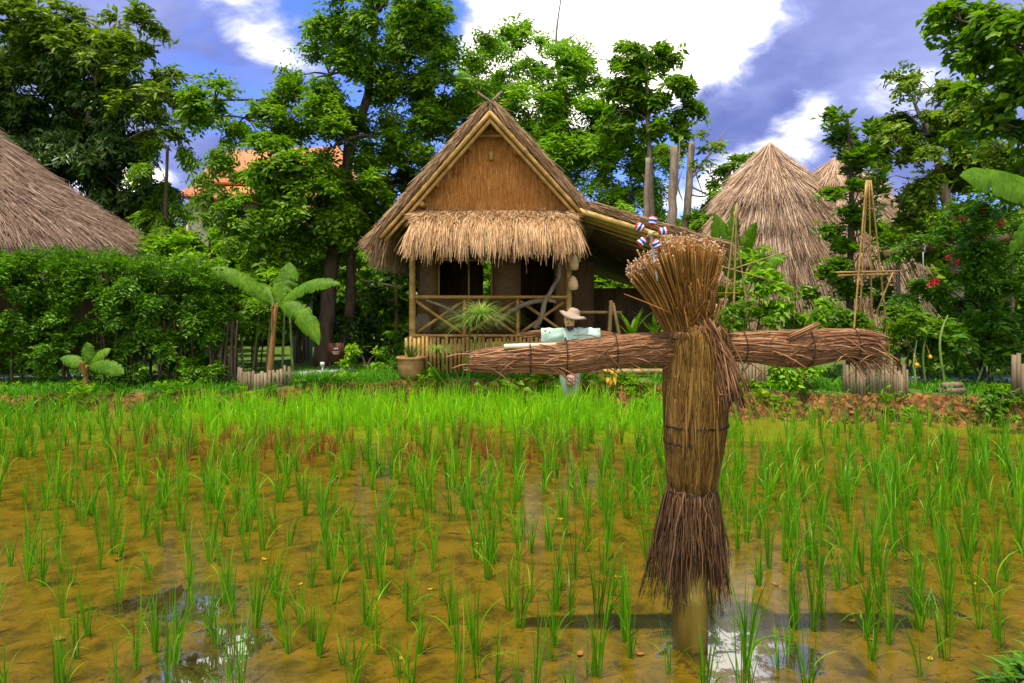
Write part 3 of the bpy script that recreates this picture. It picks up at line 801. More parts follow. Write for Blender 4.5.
sw.add(*box((-1.45, 18.95, 2.45), (1.3, .05, 2.5))); sw.add(*box((.55, 18.95, 2.45), (1.3, .05, 2.5))); sw.add(*box((-.45, 18.95, 1.5), (.7, .05, .6)))
part(sw, 'rear_wall', M['wood_dark'], hut)
wf = MB()
wf.add(*bamboo(P3(-1.68, WY - .05, 2.86), P3(-.44, WY - .05, 2.86), .026)); wf.add(*bamboo(P3(-1.68, WY - .05, 2.02), P3(-.44, WY - .05, 2.02), .026))
wf.add(*bamboo(P3(-.98, WY - .05, 2.02), P3(-.98, WY - .05, 2.86), .024)); wf.add(*bamboo(P3(-1.66, WY - .05, 2.0), P3(-1.66, WY - .05, 2.88), .024)); wf.add(*bamboo(P3(-.46, WY - .05, 2.0), P3(-.46, WY - .05, 2.88), .024))
part(wf, 'window_frame', M['bamboo'], hut, True)
lw = MB()
lw.add(*box((2.55, 18.8, 1.35), (2.7, .05, 1.85))); part(lw, 'lean_to_wall', M['wood_dark'], hut)
lw = MB(); lw.add(*box((1.62, 16.4, 1.75), (.7, .05, 2.2))); part(lw, 'side_screen', M['wood_dark'], hut)
lr = MB()
lr.add(*bamboo(P3(1.3, 14.3, 1.70), P3(2.3, 14.3, 1.70), .035)); lr.add(*bamboo(P3(3.1, 14.3, 1.72), P3(3.9, 14.3, 1.72), .035))
part(lr, 'lean_to_rail', M['bamboo_old'], hut, True)
pole('leaning_post', hut, (P3(1.98, 14.2, .42), P3(2.06, 14.2, 1.95), .05), (P3(2.28, 14.1, .9), P3(2.10, 14.2, 1.9), .04), mat='bamboo_old')
pole('leaning_post', hut, (P3(3.55, 14.2, .42), P3(3.22, 14.2, 1.98), .05), mat='bamboo_old')

# ------------------------------------------------------------------ things on and beside the veranda
def single(mb, name, mat, label, cat, group=None, smooth=False, loc=None, kind=None):
    o = mb.build(name, mat, None, smooth, loc)
    return tag(o, label, cat, group, kind)

pl = thing('wooden_plough', at(540, 327, 14.0), 'old curved grey wooden plough hung on the veranda rail', 'plough')
b = MB(); bark_path(b, [at(495, 326, 14.02), at(508, 313, 14.0), at(525, 304, 13.98), at(545, 300, 13.97), at(556, 302, 13.98)], [.035, .05, .052, .05, .035], 8, 4, .02); part(b, 'beam', M['wood_grey'], pl, True)
b = MB(); bark_path(b, [at(534, 328, 13.93), at(541, 318, 13.92), at(545, 302, 13.92), at(552, 289, 13.95), at(559, 276, 14.0), at(559, 262, 14.0)], [.06, .055, .05, .045, .04, .03], 8, 4, .02); part(b, 'handle', M['wood_grey'], pl, True)
b = MB(); bark_path(b, [at(426, 300, 14.05), at(440, 305, 14.0), at(452, 311, 14.02), at(460, 318, 14.08)], [.02, .035, .035, .02], 7, 4, .03)
single(b, 'driftwood_branch', M['wood_grey'], 'bent grey branch tied to the left end of the veranda rail', 'branch', smooth=True)
for i, (px, py, r, h, lb) in enumerate(((574, 262, .10, .34, 'upper straw fish basket hanging on the right veranda post'), (573, 283, .11, .30, 'lower straw fish basket hanging on the right veranda post'))):
    c = at(px, py, 14.02)
    b = MB(); b.add(*lathe([(.012, h / 2), (r * .55, h * .38), (r * .9, h * .1), (r, -h * .2), (r * .85, -h * .45), (r * .4, -h / 2)], 14, c, .04))
    single(b, 'fish_basket', M['thatch_awning'], lb, 'basket', 'straw baskets hanging on the veranda post', True)
b = MB(); c = P3(-1.92, 14.75, FZ)
b.add(*lathe([(.12, 0), (.20, .10), (.22, .24), (.17, .38), (.12, .43), (.14, .46)], 20, c)); single(b, 'water_jar', M['wood_grey'], 'grey water jar standing on the veranda floor', 'jar', smooth=True)

pot = thing('plant_pot', P3(-2.01, 13.55, .40), 'round brown clay pot at the left corner of the veranda', 'plant pot')
c = P3(-2.01, 13.55, .38)
b = MB(); b.add(*lathe([(.16, 0), (.235, .12), (.262, .28), (.255, .38), (.262, .40), (.285, .42), (.285, .46), (.25, .46), (.235, .40), (.1, .38)], 28, c)); part(b, 'body', M['clay'], pot, True)

def spiky_plant(name, base, n, L, W, mat, label, cat, spread=.55, curl=.5, group=None):
    b = MB(); ph = U(0, 2 * np.pi, n); sp = U(.1, spread, n)
    d = np.stack([np.cos(ph) * sp, np.sin(ph) * sp, np.ones(n)], 1)
    b.add(*blades(np.asarray(base) + np.stack([np.cos(ph), np.sin(ph), 0 * ph], 1) * .03, d, L * U(.6, 1.1, n), W * U(.7, 1.2, n), U(.1, curl, n), 6))
    return single(b, name, mat, label, cat, group, loc=base)
spiky_plant('potted_plant', c + [0, 0, .38], 45, .55, .018, M['leaf_dark'], 'thin leaved dark plant growing in the round clay pot', 'plant', .7, .6)

# ------------------------------------------------------------------ near scarecrow
SX, SY = (690 - HX) / FPX * 3.94, 3.94
scare = thing('straw_scarecrow', (SX, SY, 0), 'large straw bundle scarecrow with outstretched arms on a bamboo post in the water', 'scarecrow')
def sw_(px, py, dy=0.0): return at(px, py, SY + dy)

b = MB(); b.add(*bamboo(sw_(690, 652), sw_(691, 540), .100, 20, .42, 0, .97)); part(b, 'post', M['bamboo_green'], scare, True)

def bundle(mb, pts, radii, n, r, rng_wob=.012, core=.86, S=10, frac=(.35, 1.0), ends=.03, k=4, lo=.55):
    """Straws laid along a bent axis: pts/radii give the axis; each straw runs part of the length on its own line."""
    pts, radii = smooth_path(np.asarray(pts, float), np.asarray(radii, float), 8)
    seg = np.r_[0, np.cumsum(np.linalg.norm(np.diff(pts, axis=0), axis=1))]; Lt = seg[-1]
    T = norm(np.gradient(pts, axis=0))
    ax = norm(pts[-1] - pts[0]); ref = np.array([0, 0, 1.0]) if abs(ax[2]) < .8 else np.array([0, 1.0, 0])
    A = norm(np.cross(T, ref)); B = np.cross(T, A)
    fl_ = U(frac[0], frac[1], n); s0 = U(0, 1, n) * (1 - fl_) ; s1 = s0 + fl_
    s0 -= U(0, ends, n) * (s0 < .03); s1 += U(0, ends, n) * (s1 > .97)
    t = np.linspace(0, 1, S)[None]; s_ = (s0[:, None] + (s1 - s0)[:, None] * t) * Lt
    sc_ = np.clip(s_, 0, Lt)
    ph = U(0, 2 * np.pi, n)[:, None] + np.cumsum(rng.normal(size=(n, S)) * .05, 1) + U(-.25, .25, n)[:, None] * t
    rho = (U(lo, 1.0, n) ** .45)[:, None] + np.cumsum(rng.normal(size=(n, S)) * rng_wob, 1)
    def ip(a): return np.stack([np.interp(sc_, seg, a[:, i]) for i in range(3)], -1)
    c = ip(pts) + ip(T) * (s_ - sc_)[..., None]
    R = np.interp(sc_, seg, radii)[..., None]
    P = c + R * rho[..., None] * (ip(A) * np.cos(ph)[..., None] + ip(B) * np.sin(ph)[..., None])
    rr = (r * (.45 + 1.5 * U(0, 1, n) ** 2))[:, None] * np.interp(t, [0, .1, .9, 1], [.7, 1, 1, .6])
    mb.add(*tubes(P, rr, k))
    return pts, radii

def ring_tie(mb, c, axis, rad, r, turns=2):
    axis = norm(np.asarray(axis, float)); ref = np.array([0, 0, 1.0]) if abs(axis[2]) < .8 else np.array([0, 1.0, 0])
    a = norm(np.cross(axis, ref)); bb = np.cross(axis, a)
    th = np.linspace(0, 2 * np.pi * turns, 20 * turns)
    rr = rad * (1 + .02 * np.sin(th * 3))
    P = np.asarray(c) + (np.cos(th)[:, None] * a + np.sin(th)[:, None] * bb) * rr[:, None] + axis * np.linspace(-r, r, len(th))[:, None] * turns * .7
    mb.add(*tubes(P[None], np.full((1, len(P)), r), 5))

# body
body_ax = [sw_(698, 328), sw_(696, 350), sw_(696, 390), sw_(695, 430), sw_(693, 465), sw_(692, 494)]
body_r = np.array([54, 62, 64, 60, 53, 46]) / 2 / 173.4
b = MB(); q, rr_ = smooth_path(np.array(body_ax), body_r * .95, 5); b.add(*tubes(q[None], rr_[None], 20)); 
bundle(b, body_ax, body_r, 1900, .0028, .004, S=12, frac=(.3, 1.0), lo=.88)
n = 60; s_ = U(0, .55, n); ph = U(0, 2 * np.pi, n)
cx = np.stack([np.interp(s_, np.linspace(0, 1, len(q)), q[:, i]) for i in range(3)], 1); cr = np.interp(s_, np.linspace(0, 1, len(q)), rr_) * 1.07
nr_ = np.stack([np.cos(ph), np.sin(ph), 0 * ph], 1)
b.add(*blades(cx + nr_ * cr[:, None], jit(np.tile([[0, 0, -1.0]], (n, 1)) + nr_ * .02, .05), U(.10, .32, n), U(.006, .022, n), U(0, .02, n), 6, side=np.stack([-np.sin(ph), np.cos(ph), 0 * ph], 1)))
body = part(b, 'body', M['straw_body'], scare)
# leaf-sheath collar at the top of the body
b = MB(); n = 90; ph = U(0, 2 * np.pi, n)
top = sw_(697, 334) + np.stack([np.cos(ph), np.sin(ph), 0 * ph], 1) * .168 + np.array([0, 0, 1]) * U(-.02, .05, n)[:, None]
thatch_on(b, top, jit(np.stack([np.cos(ph) * .12, np.sin(ph) * .12, -np.ones(n)], 1), .10), np.stack([np.cos(ph), np.sin(ph), 0 * ph], 1), U(.06, .20, n), U(.0025, .006, n), 0, 3, .015)
part(b, 'collar', M['straw_body'], scare)
for px, py, w in ((696, 424, 62), (693, 440, 58), (692, 489, 48)):
    b = MB(); ring_tie(b, sw_(px, py), (0, 0, 1), w / 2 / 173.4 + .002, .0030, 3); part(b, 'tie', M['twine'], scare, True)
# skirt
b = MB(); n = 1300; ph = U(0, 2 * np.pi, n); g = np.abs(np.angle(np.exp(1j * (ph + np.pi / 2 - .08)))) # parting at the front
keep = (g > .12) | (U(0, 1, n) < .3); ph = ph[keep]; n = len(ph)
r0 = .130 * U(.75, 1.02, n)
top = sw_(692, 486) + np.stack([np.cos(ph) * r0, np.sin(ph) * r0, U(-.02, .02, n)], 1)
fl_ = (U(.0, .15, n) + .07 * np.sin(ph * 5) + .05 * np.sin(ph * 11 + 1)) * np.where(np.cos(ph) < 0, 1.2, .9)
down = np.stack([np.cos(ph) * fl_, np.sin(ph) * fl_, -np.ones(n)], 1)
Ls = (U(.26, .58, n) + .05 * np.sin(ph * 7)) * np.where(np.abs(np.cos(ph)) > .45, 1.08, .82)
t = np.linspace(0, 1, 7); P = top[:, None] + norm(down)[:, None] * (Ls[:, None] * t)[..., None]
P = P + np.cumsum(rng.normal(size=(n, 7, 3)) * np.array([.009, .009, .002]), 1)
P[:, :, 2] -= .04 * t[None] ** 2
R = (U(.0018, .0042, n))[:, None] * np.interp(t, [0, .7, 1], [1, .9, .4])[None]
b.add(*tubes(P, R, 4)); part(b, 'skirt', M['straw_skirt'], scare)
# head: a sheaf flaring upwards, cut ends pale
hb = MB(); n = 1500
ph = U(0, 2 * np.pi, n); q_ = np.sqrt(U(0.04, 1, n))
r0 = .118
bot = sw_(691, 342) + np.stack([np.cos(ph) * r0 * q_, np.sin(ph) * r0 * q_, U(-.05, .02, n)], 1)
tx = np.cos(ph) * q_; ty = np.sin(ph) * q_
topc = sw_(688, 250)
left = tx < -.34
tx2 = np.where(left, -.350 + (tx + 1) * (.165 / .66), -.19 + (tx + .34) * (.395 / 1.34))
topx = topc[0] + tx2
topz = topc[2] + np.where(left, -.135 + (tx + 1) * .12, .02 - .07 * np.clip(tx - .2, 0, 1) ** 2 - .05 * np.clip(-tx, 0, 1)) + rng.normal(size=n) * .024
top = np.stack([topx, topc[1] + ty * .21, topz], 1)
t = np.linspace(0, 1, 8)
bow = np.stack([tx * -.02, ty * -.02, 0 * tx], 1)
P = bot[:, None] + (top - bot)[:, None] * t[None, :, None] + bow[:, None] * (4 * t * (1 - t))[None, :, None] * 1.4
P = P + np.cumsum(rng.normal(size=(n, 8, 3)) * np.array([.0022, .0022, .0004]), 1)
rr = U(.0026, .0050, n)
hb.add(*tubes(P, rr[:, None] * np.linspace(.9, 1.1, 8)[None], 5))
dv = norm(P[:, -1] - P[:, -2]); CE = np.stack([P[:, -1], P[:, -1] + dv * .012], 1)
Vc_, Fc_ = tubes(CE, (rr * 1.12)[:, None] * np.array([[1, .9]]), 6); hb.add(Vc_, Fc_, 1)
n = 90  # stray bent straws
s0 = sw_(690, 325) + np.stack([U(-.12, .12, n), -.13 + U(-.02, .02, n), U(-.05, .25, n)], 1)
P = s0[:, None] + jit(np.tile([[0, -.15, 1.0]], (n, 1)), .35)[:, None] * (U(.06, .24, n)[:, None] * np.linspace(0, 1, 5)[None])[..., None]
hb.add(*tubes(P, U(.002, .004, n)[:, None] * np.ones((1, 5)), 4))
stray = np.array([sw_(691, 330, -.05), sw_(668, 312, -.12), sw_(645, 302, -.16), sw_(624, 294, -.18)]); hb.add(*tubes(stray[None], np.array([[.006, .005, .004, .003]]), 5))
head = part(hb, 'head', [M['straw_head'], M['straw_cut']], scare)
b = MB(); ring_tie(b, sw_(691, 334), (0, 0, 1), .142, .006, 4); part(b, 'neck_tie', M['straw_arm'], scare, True)

def arm(pts, rad, n, ties, label=None):
    rad = np.asarray(rad) * .90
    b = MB(); q, r_ = smooth_path(np.array(pts), np.array(rad) * .86, 6); r_[0] *= .6; r_[-1] *= .6
    b.add(*tubes(q[None], r_[None], 16))
    bundle(b, pts, rad, n, .0030, .020, S=12, frac=(.12, .7), ends=.035, lo=.74)
    # broken, bent straws standing off the bundle
    m_ = 55; i = rng.integers(2, len(q) - 2, m_); ph = U(-1.2, 4.0, m_)
    s0 = q[i] + np.stack([0 * ph, -np.abs(np.cos(ph)), np.sin(ph)], 1) * (r_[i] * 1.16)[:, None]
    d = jit(np.stack([np.sign(U(-1, 1, m_)), np.full(m_, -.12), np.sin(ph) * .25], 1), .28)
    P = s0[:, None] + d[:, None] * (U(.05, .20, m_)[:, None] * np.linspace(0, 1, 4)[None])[..., None] - np.array([0, 0, .05]) * (np.linspace(0, 1, 4) ** 2)[None, :, None]
    b.add(*tubes(P, U(.002, .004, m_)[:, None] * np.ones((1, 4)), 4))
    a = part(b, 'arm', M['straw_arm'], scare)
    for px, py, h, dx in ties:
        b = MB(); ring_tie(b, sw_(px, py), (1, 0, .03), h / 2 / 173.4 - .002, .0022, 2); part(b, 'binding', M['twine'], a, True)
    return a
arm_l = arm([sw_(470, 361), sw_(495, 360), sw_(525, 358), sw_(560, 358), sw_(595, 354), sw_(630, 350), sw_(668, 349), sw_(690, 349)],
            np.array([21, 27, 31, 35, 33, 34, 36, 34]) / 2 / 173.4, 1150, ((530, 357.5, 35, 0), (566, 357, 39, 0), (615, 352, 38, 0)))
arm_r = arm([sw_(690, 347), sw_(722, 347), sw_(755, 347), sw_(785, 349), sw_(808, 348), sw_(840, 344), sw_(864, 346), sw_(880, 349)],
            np.array([34, 30, 32, 38, 38, 32, 36, 33]) / 2 / 173.4, 1150, ((742, 347, 35, 0), (806, 347, 42, 0), (852, 345, 36, 0)))
b = MB(); n = 26
P = sw_(788, 338, -.08)[None, None] + (np.array([.155, -.02, .075]) * U(.8, 1.1, n)[:, None])[:, None] * np.linspace(0, 1, 4)[None, :, None] + rng.normal(size=(n, 1, 3)) * .008
b.add(*tubes(P, np.full((n, 4), .0042), 4)); part(b, 'broken_stalks', M['straw_arm'], arm_r)
b = MB(); n = 70  # straws drooping under the outer end of the right arm
s0 = np.stack([U(sw_(848, 0)[0], sw_(888, 0)[0], n), SY + U(-.09, .09, n), U(sw_(0, 362)[2], sw_(0, 354)[2], n)], 1)
thatch_on(b, s0, jit(np.tile([[.75, 0, -.55]], (n, 1)), .22), np.tile([[0, -1.0, 0]], (n, 1)), U(.05, .13, n), U(.0022, .0036, n), .3, 3, .01); part(b, 'drooping_straws', M['straw_arm'], arm_r)
b = MB(); b.add(*bamboo(sw_(504, 346.5, -.06), sw_(556, 344.5, -.03), .014, 12, .5)); part(b, 'peg', M['bamboo_pale'], arm_l, True)
# hank of straw hanging from the neck
b = MB(); n = 75
s0 = sw_(706, 322, -.13) + rng.normal(size=(n, 3)) * np.array([.025, .02, .02])
e0 = sw_(735, 398, -.17) + rng.normal(size=(n, 3)) * np.array([.042, .02, .045])
mid = (s0 + e0) / 2 + np.array([.03, -.02, .04]); t = np.linspace(0, 1, 8)[None, :, None]
P = s0[:, None] * (1 - t) ** 2 + mid[:, None] * 2 * t * (1 - t) + e0[:, None] * t ** 2
b.add(*tubes(P, U(.0028, .0052, n)[:, None] * np.ones((1, 8)), 4))
for k in range(9):  # straws folded back at the bottom
    c = sw_(728 + U(-8, 10), 392 + U(-6, 8), -.17); w = U(.015, .03)
    b.add(*tube([sw_(716, 345, -.16), c + [-w, 0, .09], c + [0, -.005, -.03], c + [w, 0, .08], sw_(722, 350, -.17)], .0034, 5, 5))
part(b, 'straw_hank', M['straw_arm'], scare)

# ------------------------------------------------------------------ pinwheel stuck in the scarecrow's head
def flag_mat():
    m, t, out = new_mat('red_white_blue_stripes')
    tcn = nd(t, 'ShaderNodeTexCoord')
    sep = nd(t, 'ShaderNodeSeparateXYZ', inp={0: tcn.outputs['Object']})
    r = t.nodes.new('ShaderNodeValToRGB'); r.color_ramp.interpolation = 'CONSTANT'
    el = r.color_ramp.elements
    cols = [(0, (.62, .03, .05)), (.17, (.85, .85, .85)), (.34, (.02, .07, .45)), (.66, (.85, .85, .85)), (.83, (.62, .03, .05))]
    while len(el) < 5: el.new(.5)
    for e, (p, c) in zip(el, cols): e.position = p; e.color = (*c, 1)
    mr = map_range(t, sep.outputs[0], -.0225, .0225, 0, 1, False); t.links.new(mr, r.inputs[0])
    p = nd(t, 'ShaderNodeBsdfPrincipled', inp={'Base Color': r.outputs[0], 'Roughness': .35})
    t.links.new(p.outputs[0], out.inputs[0]); return m
FM = flag_mat()
wc = sw_(650.5, 233, -.16)
pin = thing('pinwheel', wc, 'pinwheel of five red white and blue striped cups on a grey stick', 'pinwheel')
b = MB(); b.add(*tube([sw_(657.5, 281, -.14), sw_(654, 258, -.15), sw_(650.5, 233, -.13)], .0065, 8, 3)); part(b, 'stick', plain('grey_painted_stick', (.42, .43, .45)), pin, True)
b = MB(); b.add(*lathe([(.012, -.02), (.014, 0), (.010, .016)], 12)); hub = b.build('hub', M['bamboo_pale'], pin, True); hub.rotation_euler = (math.radians(90), 0, 0)
cupm = MB(); cupm.add(*lathe([(.019, -.0225), (.021, -.01), (.022, .01), (.021, .0225)], 16))
Vc = cupm.v[0][:, [2, 0, 1]].copy(); cupm.v[0] = Vc
cup0 = None
for k in range(5):
    ang = math.radians(80 + 72 * k)
    if cup0 is None: cup = cup0 = cupm.build('cup', FM, pin, True)
    else:
        cup = cup0.copy(); COL.objects.link(cup)
    cup.parent = pin
    cup.location = (math.cos(ang) * .068, -.005, math.sin(ang) * .068)
    cup.rotation_euler = (0, -ang, 0)
    b = MB(); b.add(*tube([(0, 0, 0), (math.cos(ang) * .05, -.002, math.sin(ang) * .05)], .0035, 6)); b.build('spoke', M['bamboo_old'], pin, True)

# ------------------------------------------------------------------ far scarecrow, dressed
FYs = 12.55
fs = thing('dressed_scarecrow', at(570, 408, FYs), 'small scarecrow in a straw hat and pale shirt at the far water edge', 'scarecrow')
def f_(px, py, dy=0): return at(px, py, FYs + dy)
b = MB(); b.add(*bamboo(P3(f_(570, 0)[0], FYs, -.05), f_(570, 330), .045, 10, .3)); part(b, 'post', M['bamboo_old'], fs, True)
b = MB(); bundle(b, [f_(521, 335), f_(540, 333), f_(570, 333), f_(600, 334), f_(628, 340), f_(645, 345)], [.05, .06, .06, .06, .05, .03], 170, .006, .02, frac=(.3, .9), ends=.05); part(b, 'arm', M['straw_arm'], fs)
shirt_m = plain('washed_teal_cloth', (.38, .52, .45), .9)
b = MB()
def loft(rings):
    k = len(rings[0]); V = np.concatenate(rings); S = len(rings)
    s_ = np.arange(S - 1)[:, None] * k; a = np.arange(k)[None]; bb = (a + 1) % k
    return V, [np.stack([s_ + a, s_ + bb, s_ + k + bb, s_ + k + a], -1).reshape(-1, 4), np.arange(k)[None, ::-1], (S - 1) * k + np.arange(k)[None]]
def ell(c, ax, ay, plane='xy', k=24, wob=0.0):
    th = np.linspace(0, 2 * np.pi, k, endpoint=False); w = 1 + wob * np.sin(th * 6 + U(0, 6))
    u, v = np.cos(th) * ax * w, np.sin(th) * ay * w
    o = np.zeros((k, 3)); o[:, {'x': 0, 'y': 1, 'z': 2}[plane[0]]] = u; o[:, {'x': 0, 'y': 1, 'z': 2}[plane[1]]] = v
    return o + np.asarray(c)
b.add(*loft([ell(f_(570, 371), .20, .12, 'xy', wob=.07), ell(f_(570, 360), .19, .12, 'xy', wob=.05), ell(f_(570, 345), .20, .12, 'xy', wob=.03), ell(f_(570, 334), .23, .11, 'xy'), ell(f_(570, 329), .18, .08, 'xy'), ell(f_(570, 327.5), .07, .06, 'xy')]))
for sgn, e in ((-1, 541), (1, 600)):
    b.add(*loft([ell(f_(570 + sgn * 7, 335.5), .11, .15, 'yz', wob=.03), ell(f_(570 + sgn * 12, 336), .085, .15, 'yz', wob=.10), ell(f_(570 + sgn * 16, 337), .10, .155, 'yz', wob=.12), ell(f_(570 + sgn * 21, 337), .075, .165, 'yz', wob=.10), ell(f_(570 + sgn * 25, 337.5), .095, .155, 'yz', wob=.12), ell(f_(e, 338), .08, .17, 'yz', wob=.12)][::int(-sgn)]))
part(b, 'shirt', shirt_m, fs, True)
b = MB()
for sgn in (-1, 1):
    b.add(*loft([ell(f_(570 + sgn * 3.2, 402), .05, .055), ell(f_(570 + sgn * 4, 396), .062, .065, wob=.05), ell(f_(570 + sgn * 5.0, 385), .085, .085, wob=.06), ell(f_(570 + sgn * 5, 372), .11, .10), ell(f_(570 + sgn * 4.6, 366), .10, .10)]))
part(b, 'trousers', plain('faded_grey_cloth', (.25, .31, .26), .9), fs, True)
def check_mat():
    m, t, out = new_mat('red_white_checked_cloth')
    tcn = nd(t, 'ShaderNodeTexCoord')
    w1 = nd(t, 'ShaderNodeTexWave', bands_direction='X', inp={'Vector': tcn.outputs['Object'], 'Scale': 9.0})
    w2 = nd(t, 'ShaderNodeTexWave', bands_direction='Z', inp={'Vector': tcn.outputs['Object'], 'Scale': 5.0})
    c = mix_col(t, math_node(t, 'MULTIPLY', math_node(t, 'ADD', w1.outputs[1], w2.outputs[1]), .5), (.42, .05, .05), (.75, .62, .52))
    p = nd(t, 'ShaderNodeBsdfPrincipled', inp={'Base Color': c, 'Roughness': .9}); t.links.new(p.outputs[0], out.inputs[0]); return m
b = MB(); b.add(*loft([ell(f_(571, 385, -.115), .075, .022, wob=.08), ell(f_(571, 378, -.12), .07, .025, wob=.08), ell(f_(571, 369, -.118), .06, .022), ell(f_(570.5, 364, -.10), .05, .02)])); part(b, 'sash', check_mat(), fs, True)
b = MB(); b.add(*loft([ell(f_(569.5, 331), .03, .03), ell(f_(569.5, 327), .075, .075), ell(f_(569.5, 321), .10, .095), ell(f_(569.5, 316), .095, .09), ell(f_(569.5, 312), .05, .05)]))
headf = part(b, 'head', M['thatch_awning'], fs, True)
b = MB(); b.add(*lathe([(.001, .02), (.014, .012), (.016, 0), (.012, -.012), (.001, -.018)], 10, f_(568, 323.5, -.10))); part(b, 'nose', plain('red_paint', (.62, .07, .02)), headf, True)
for dx in (-1.9, 2.1):
    b = MB(); b.add(*lathe([(.001, .011), (.011, .004), (.011, -.004), (.001, -.011)], 8, f_(569.3 + dx, 320, -.10))); part(b, 'eye', M['twine'], headf, True)
b = MB(); m_ = 60; ph = U(-2.4, -.7, m_); s0 = f_(569.5, 326) + np.stack([np.cos(ph) * .085, np.sin(ph) * .08, 0 * ph], 1)
thatch_on(b, s0, jit(np.tile([[0, -.1, -1.0]], (m_, 1)), .2), np.tile([[0, -1.0, 0]], (m_, 1)), U(.05, .13, m_), U(.003, .005, m_), 0, 2, .01); part(b, 'beard', M['straw_skirt'], headf)
b = MB()
rings = []
for (r, z) in ((.265, .00), (.20, .035), (.125, .055), (.115, .10), (.09, .15), (.045, .17)):
    e = ell((0, 0, z), r, r * .95, k=28)
    if r > .15: e[:, 2] += .04 * np.cos(np.arctan2(e[:, 1], e[:, 0]) * 2 + .5) * (r / .24)
    rings.append(e)
V, F = loft(rings); a = math.radians(17); V = V @ np.array([[math.cos(a), 0, -math.sin(a)], [0, 1, 0], [math.sin(a), 0, math.cos(a)]]) + f_(572.5, 317)
b.add(V, F); part(b, 'hat', plain('faded_straw_hat', (.34, .25, .18), .85), fs, True)

# ------------------------------------------------------------------ round thatched huts
def round_hut(name, apex_px, Y, prof_px, base_z, mat, label, rows, per_m, L, r, lift, wall=None):
    s_ = Y / FPX; a = at(*apex_px, Y)
    prof = [(max(w * s_ * ((.88 if 770 == apex_px[0] else .95) if name == 'cone_hut' else 1.0), .02), EYE + (HY - py) * s_) for w, py in prof_px]
    root = thing(name, (a[0], Y, base_z), label, 'hut')
    core, straw = lathe_thatch(name, prof, (a[0], Y, 0), rows, per_m, mat, None, L, r, lift)
    rf = part(straw, 'roof', mat, root)
    part(core, 'roof_core', mat, rf)
    if wall:
        b = MB(); b.add(*lathe([(wall, base_z), (wall, prof[-1][1] + .3)], 28, (a[0], Y, 0))); part(b, 'wall', M['wood_dark'], root)
    return root
round_hut('cone_hut', (770, 143), 20.0, [(1, 143), (7, 149), (19, 164), (37, 184), (49, 208), (56, 234), (60, 262), (62, 290), (63, 318), (64, 345)], .42, M['thatch_pale'],
          'tall pointed beehive hut thatched to the ground in pale straw', 9, 430, 1.05, .009, .26)
round_hut('cone_hut', (836, 158), 24.0, [(1, 158), (12, 166), (30, 186), (50, 212), (64, 236), (72, 256), (74, 290), (76, 335)], .42, M['thatch_pale'],
          'second beehive hut in pale straw, behind the leafy dark tree', 8, 300, 1.2, .012, .26)
# left hut: sweeping cone roof over a dark wall
round_hut('round_roofed_hut', (-55, 86), 17.5, [(2, 86), (22, 112), (58, 146), (95, 179), (135, 209), (170, 232), (188, 250), (196, 257)], .30, M['thatch_grey'],
          'hut at the left edge with a wide sloping grey brown thatched roof', 17, 150, .8, .009, .06, wall=4.0)

# ------------------------------------------------------------------ tiled house behind the trees
th = thing('tiled_house', at(270, 300, 31.0) * [1, 1, 0] + [0, 0, .42], 'cream house with orange tiled roofs half hidden by the trees', 'house')
def tile_mat():
    m, t, out = new_mat('orange_roof_tile')
    tcn = nd(t, 'ShaderNodeTexCoord')
    w = nd(t, 'ShaderNodeTexWave', bands_direction='Z', inp={'Vector': tcn.outputs['Object'], 'Scale': 2.6, 'Distortion': .3})
    no = nd(t, 'ShaderNodeTexNoise', inp={'Vector': tcn.outputs['Object'], 'Scale': 5.0, 'Detail': 5.0})
    c = mix_col(t, no.outputs[0], (.46, .14, .035), (.66, .27, .08))
    c = mix_col(t, map_range(t, w.outputs[1], .0, .25), (.30, .085, .02), c)
    p = nd(t, 'ShaderNodeBsdfPrincipled', inp={'Base Color': c, 'Roughness': .6}); t.links.new(p.outputs[0], out.inputs[0]); return m
TM = tile_mat()
def h_(px, py, dy=0): return at(px, py, 31 + dy)
def prism_roof(mb, e0, e1, ridge0, ridge1, depth, th_=.14):
    """Gabled or hipped slopes: front eave e0-e1, ridge, mirrored back eave."""
    e0, e1, r0, r1 = (np.asarray(v, float) for v in (e0, e1, ridge0, ridge1))
    b0 = e0 + [0, depth, 0]; b1 = e1 + [0, depth, 0]
    V = np.array([e0, e1, r1, r0, b0, b1]); V2 = V - [0, 0, th_]
    F3 = np.array([[1, 5, 2], [4, 0, 3]]); F4 = np.array([[0, 1, 2, 3], [5, 4, 3, 2]])
    W4 = np.array([[0, 6, 7, 1], [1, 7, 11, 5], [5, 11, 10, 4], [4, 10, 6, 0]])
    mb.add(np.concatenate([V, V2]), [F3, F4, W4, np.array([[6, 10, 11, 7]])])
b = MB(); prism_roof(b, h_(176, 193), h_(345, 208), h_(206, 178, 3), h_(345, 178, 3), 6.5); part(b, 'roof', TM, th)
b = MB(); prism_roof(b, h_(196, 180, 1.2), h_(350, 186, 1.2), h_(222, 151, 3.6), h_(340, 146, 3.6), 5.2); part(b, 'upper_roof', TM, th)
b = MB(); c0 = h_(185, 197, .5); c1 = h_(345, 197, .5); b.add(*box(((c0[0] + c1[0]) / 2, 34.2, 3.4), (c1[0] - c0[0], 5.2, 6.0))); wall_h = part(b, 'wall', plain('cream_render', (.50, .42, .26), .9), th)
b = MB(); c = h_(215, 216, .45); b.add(*box(c + [0, .0, 0], (1.0, .12, 1.0))); win = part(b, 'window', plain('dark_window_glass', (.03, .035, .04), .15, .5), th)
b = MB()
for dx in (-.52, .52): b.add(*box(c + [dx, -.03, 0], (.06, .14, 1.1)))
part(b, 'frame', M['wood_dark'], win)

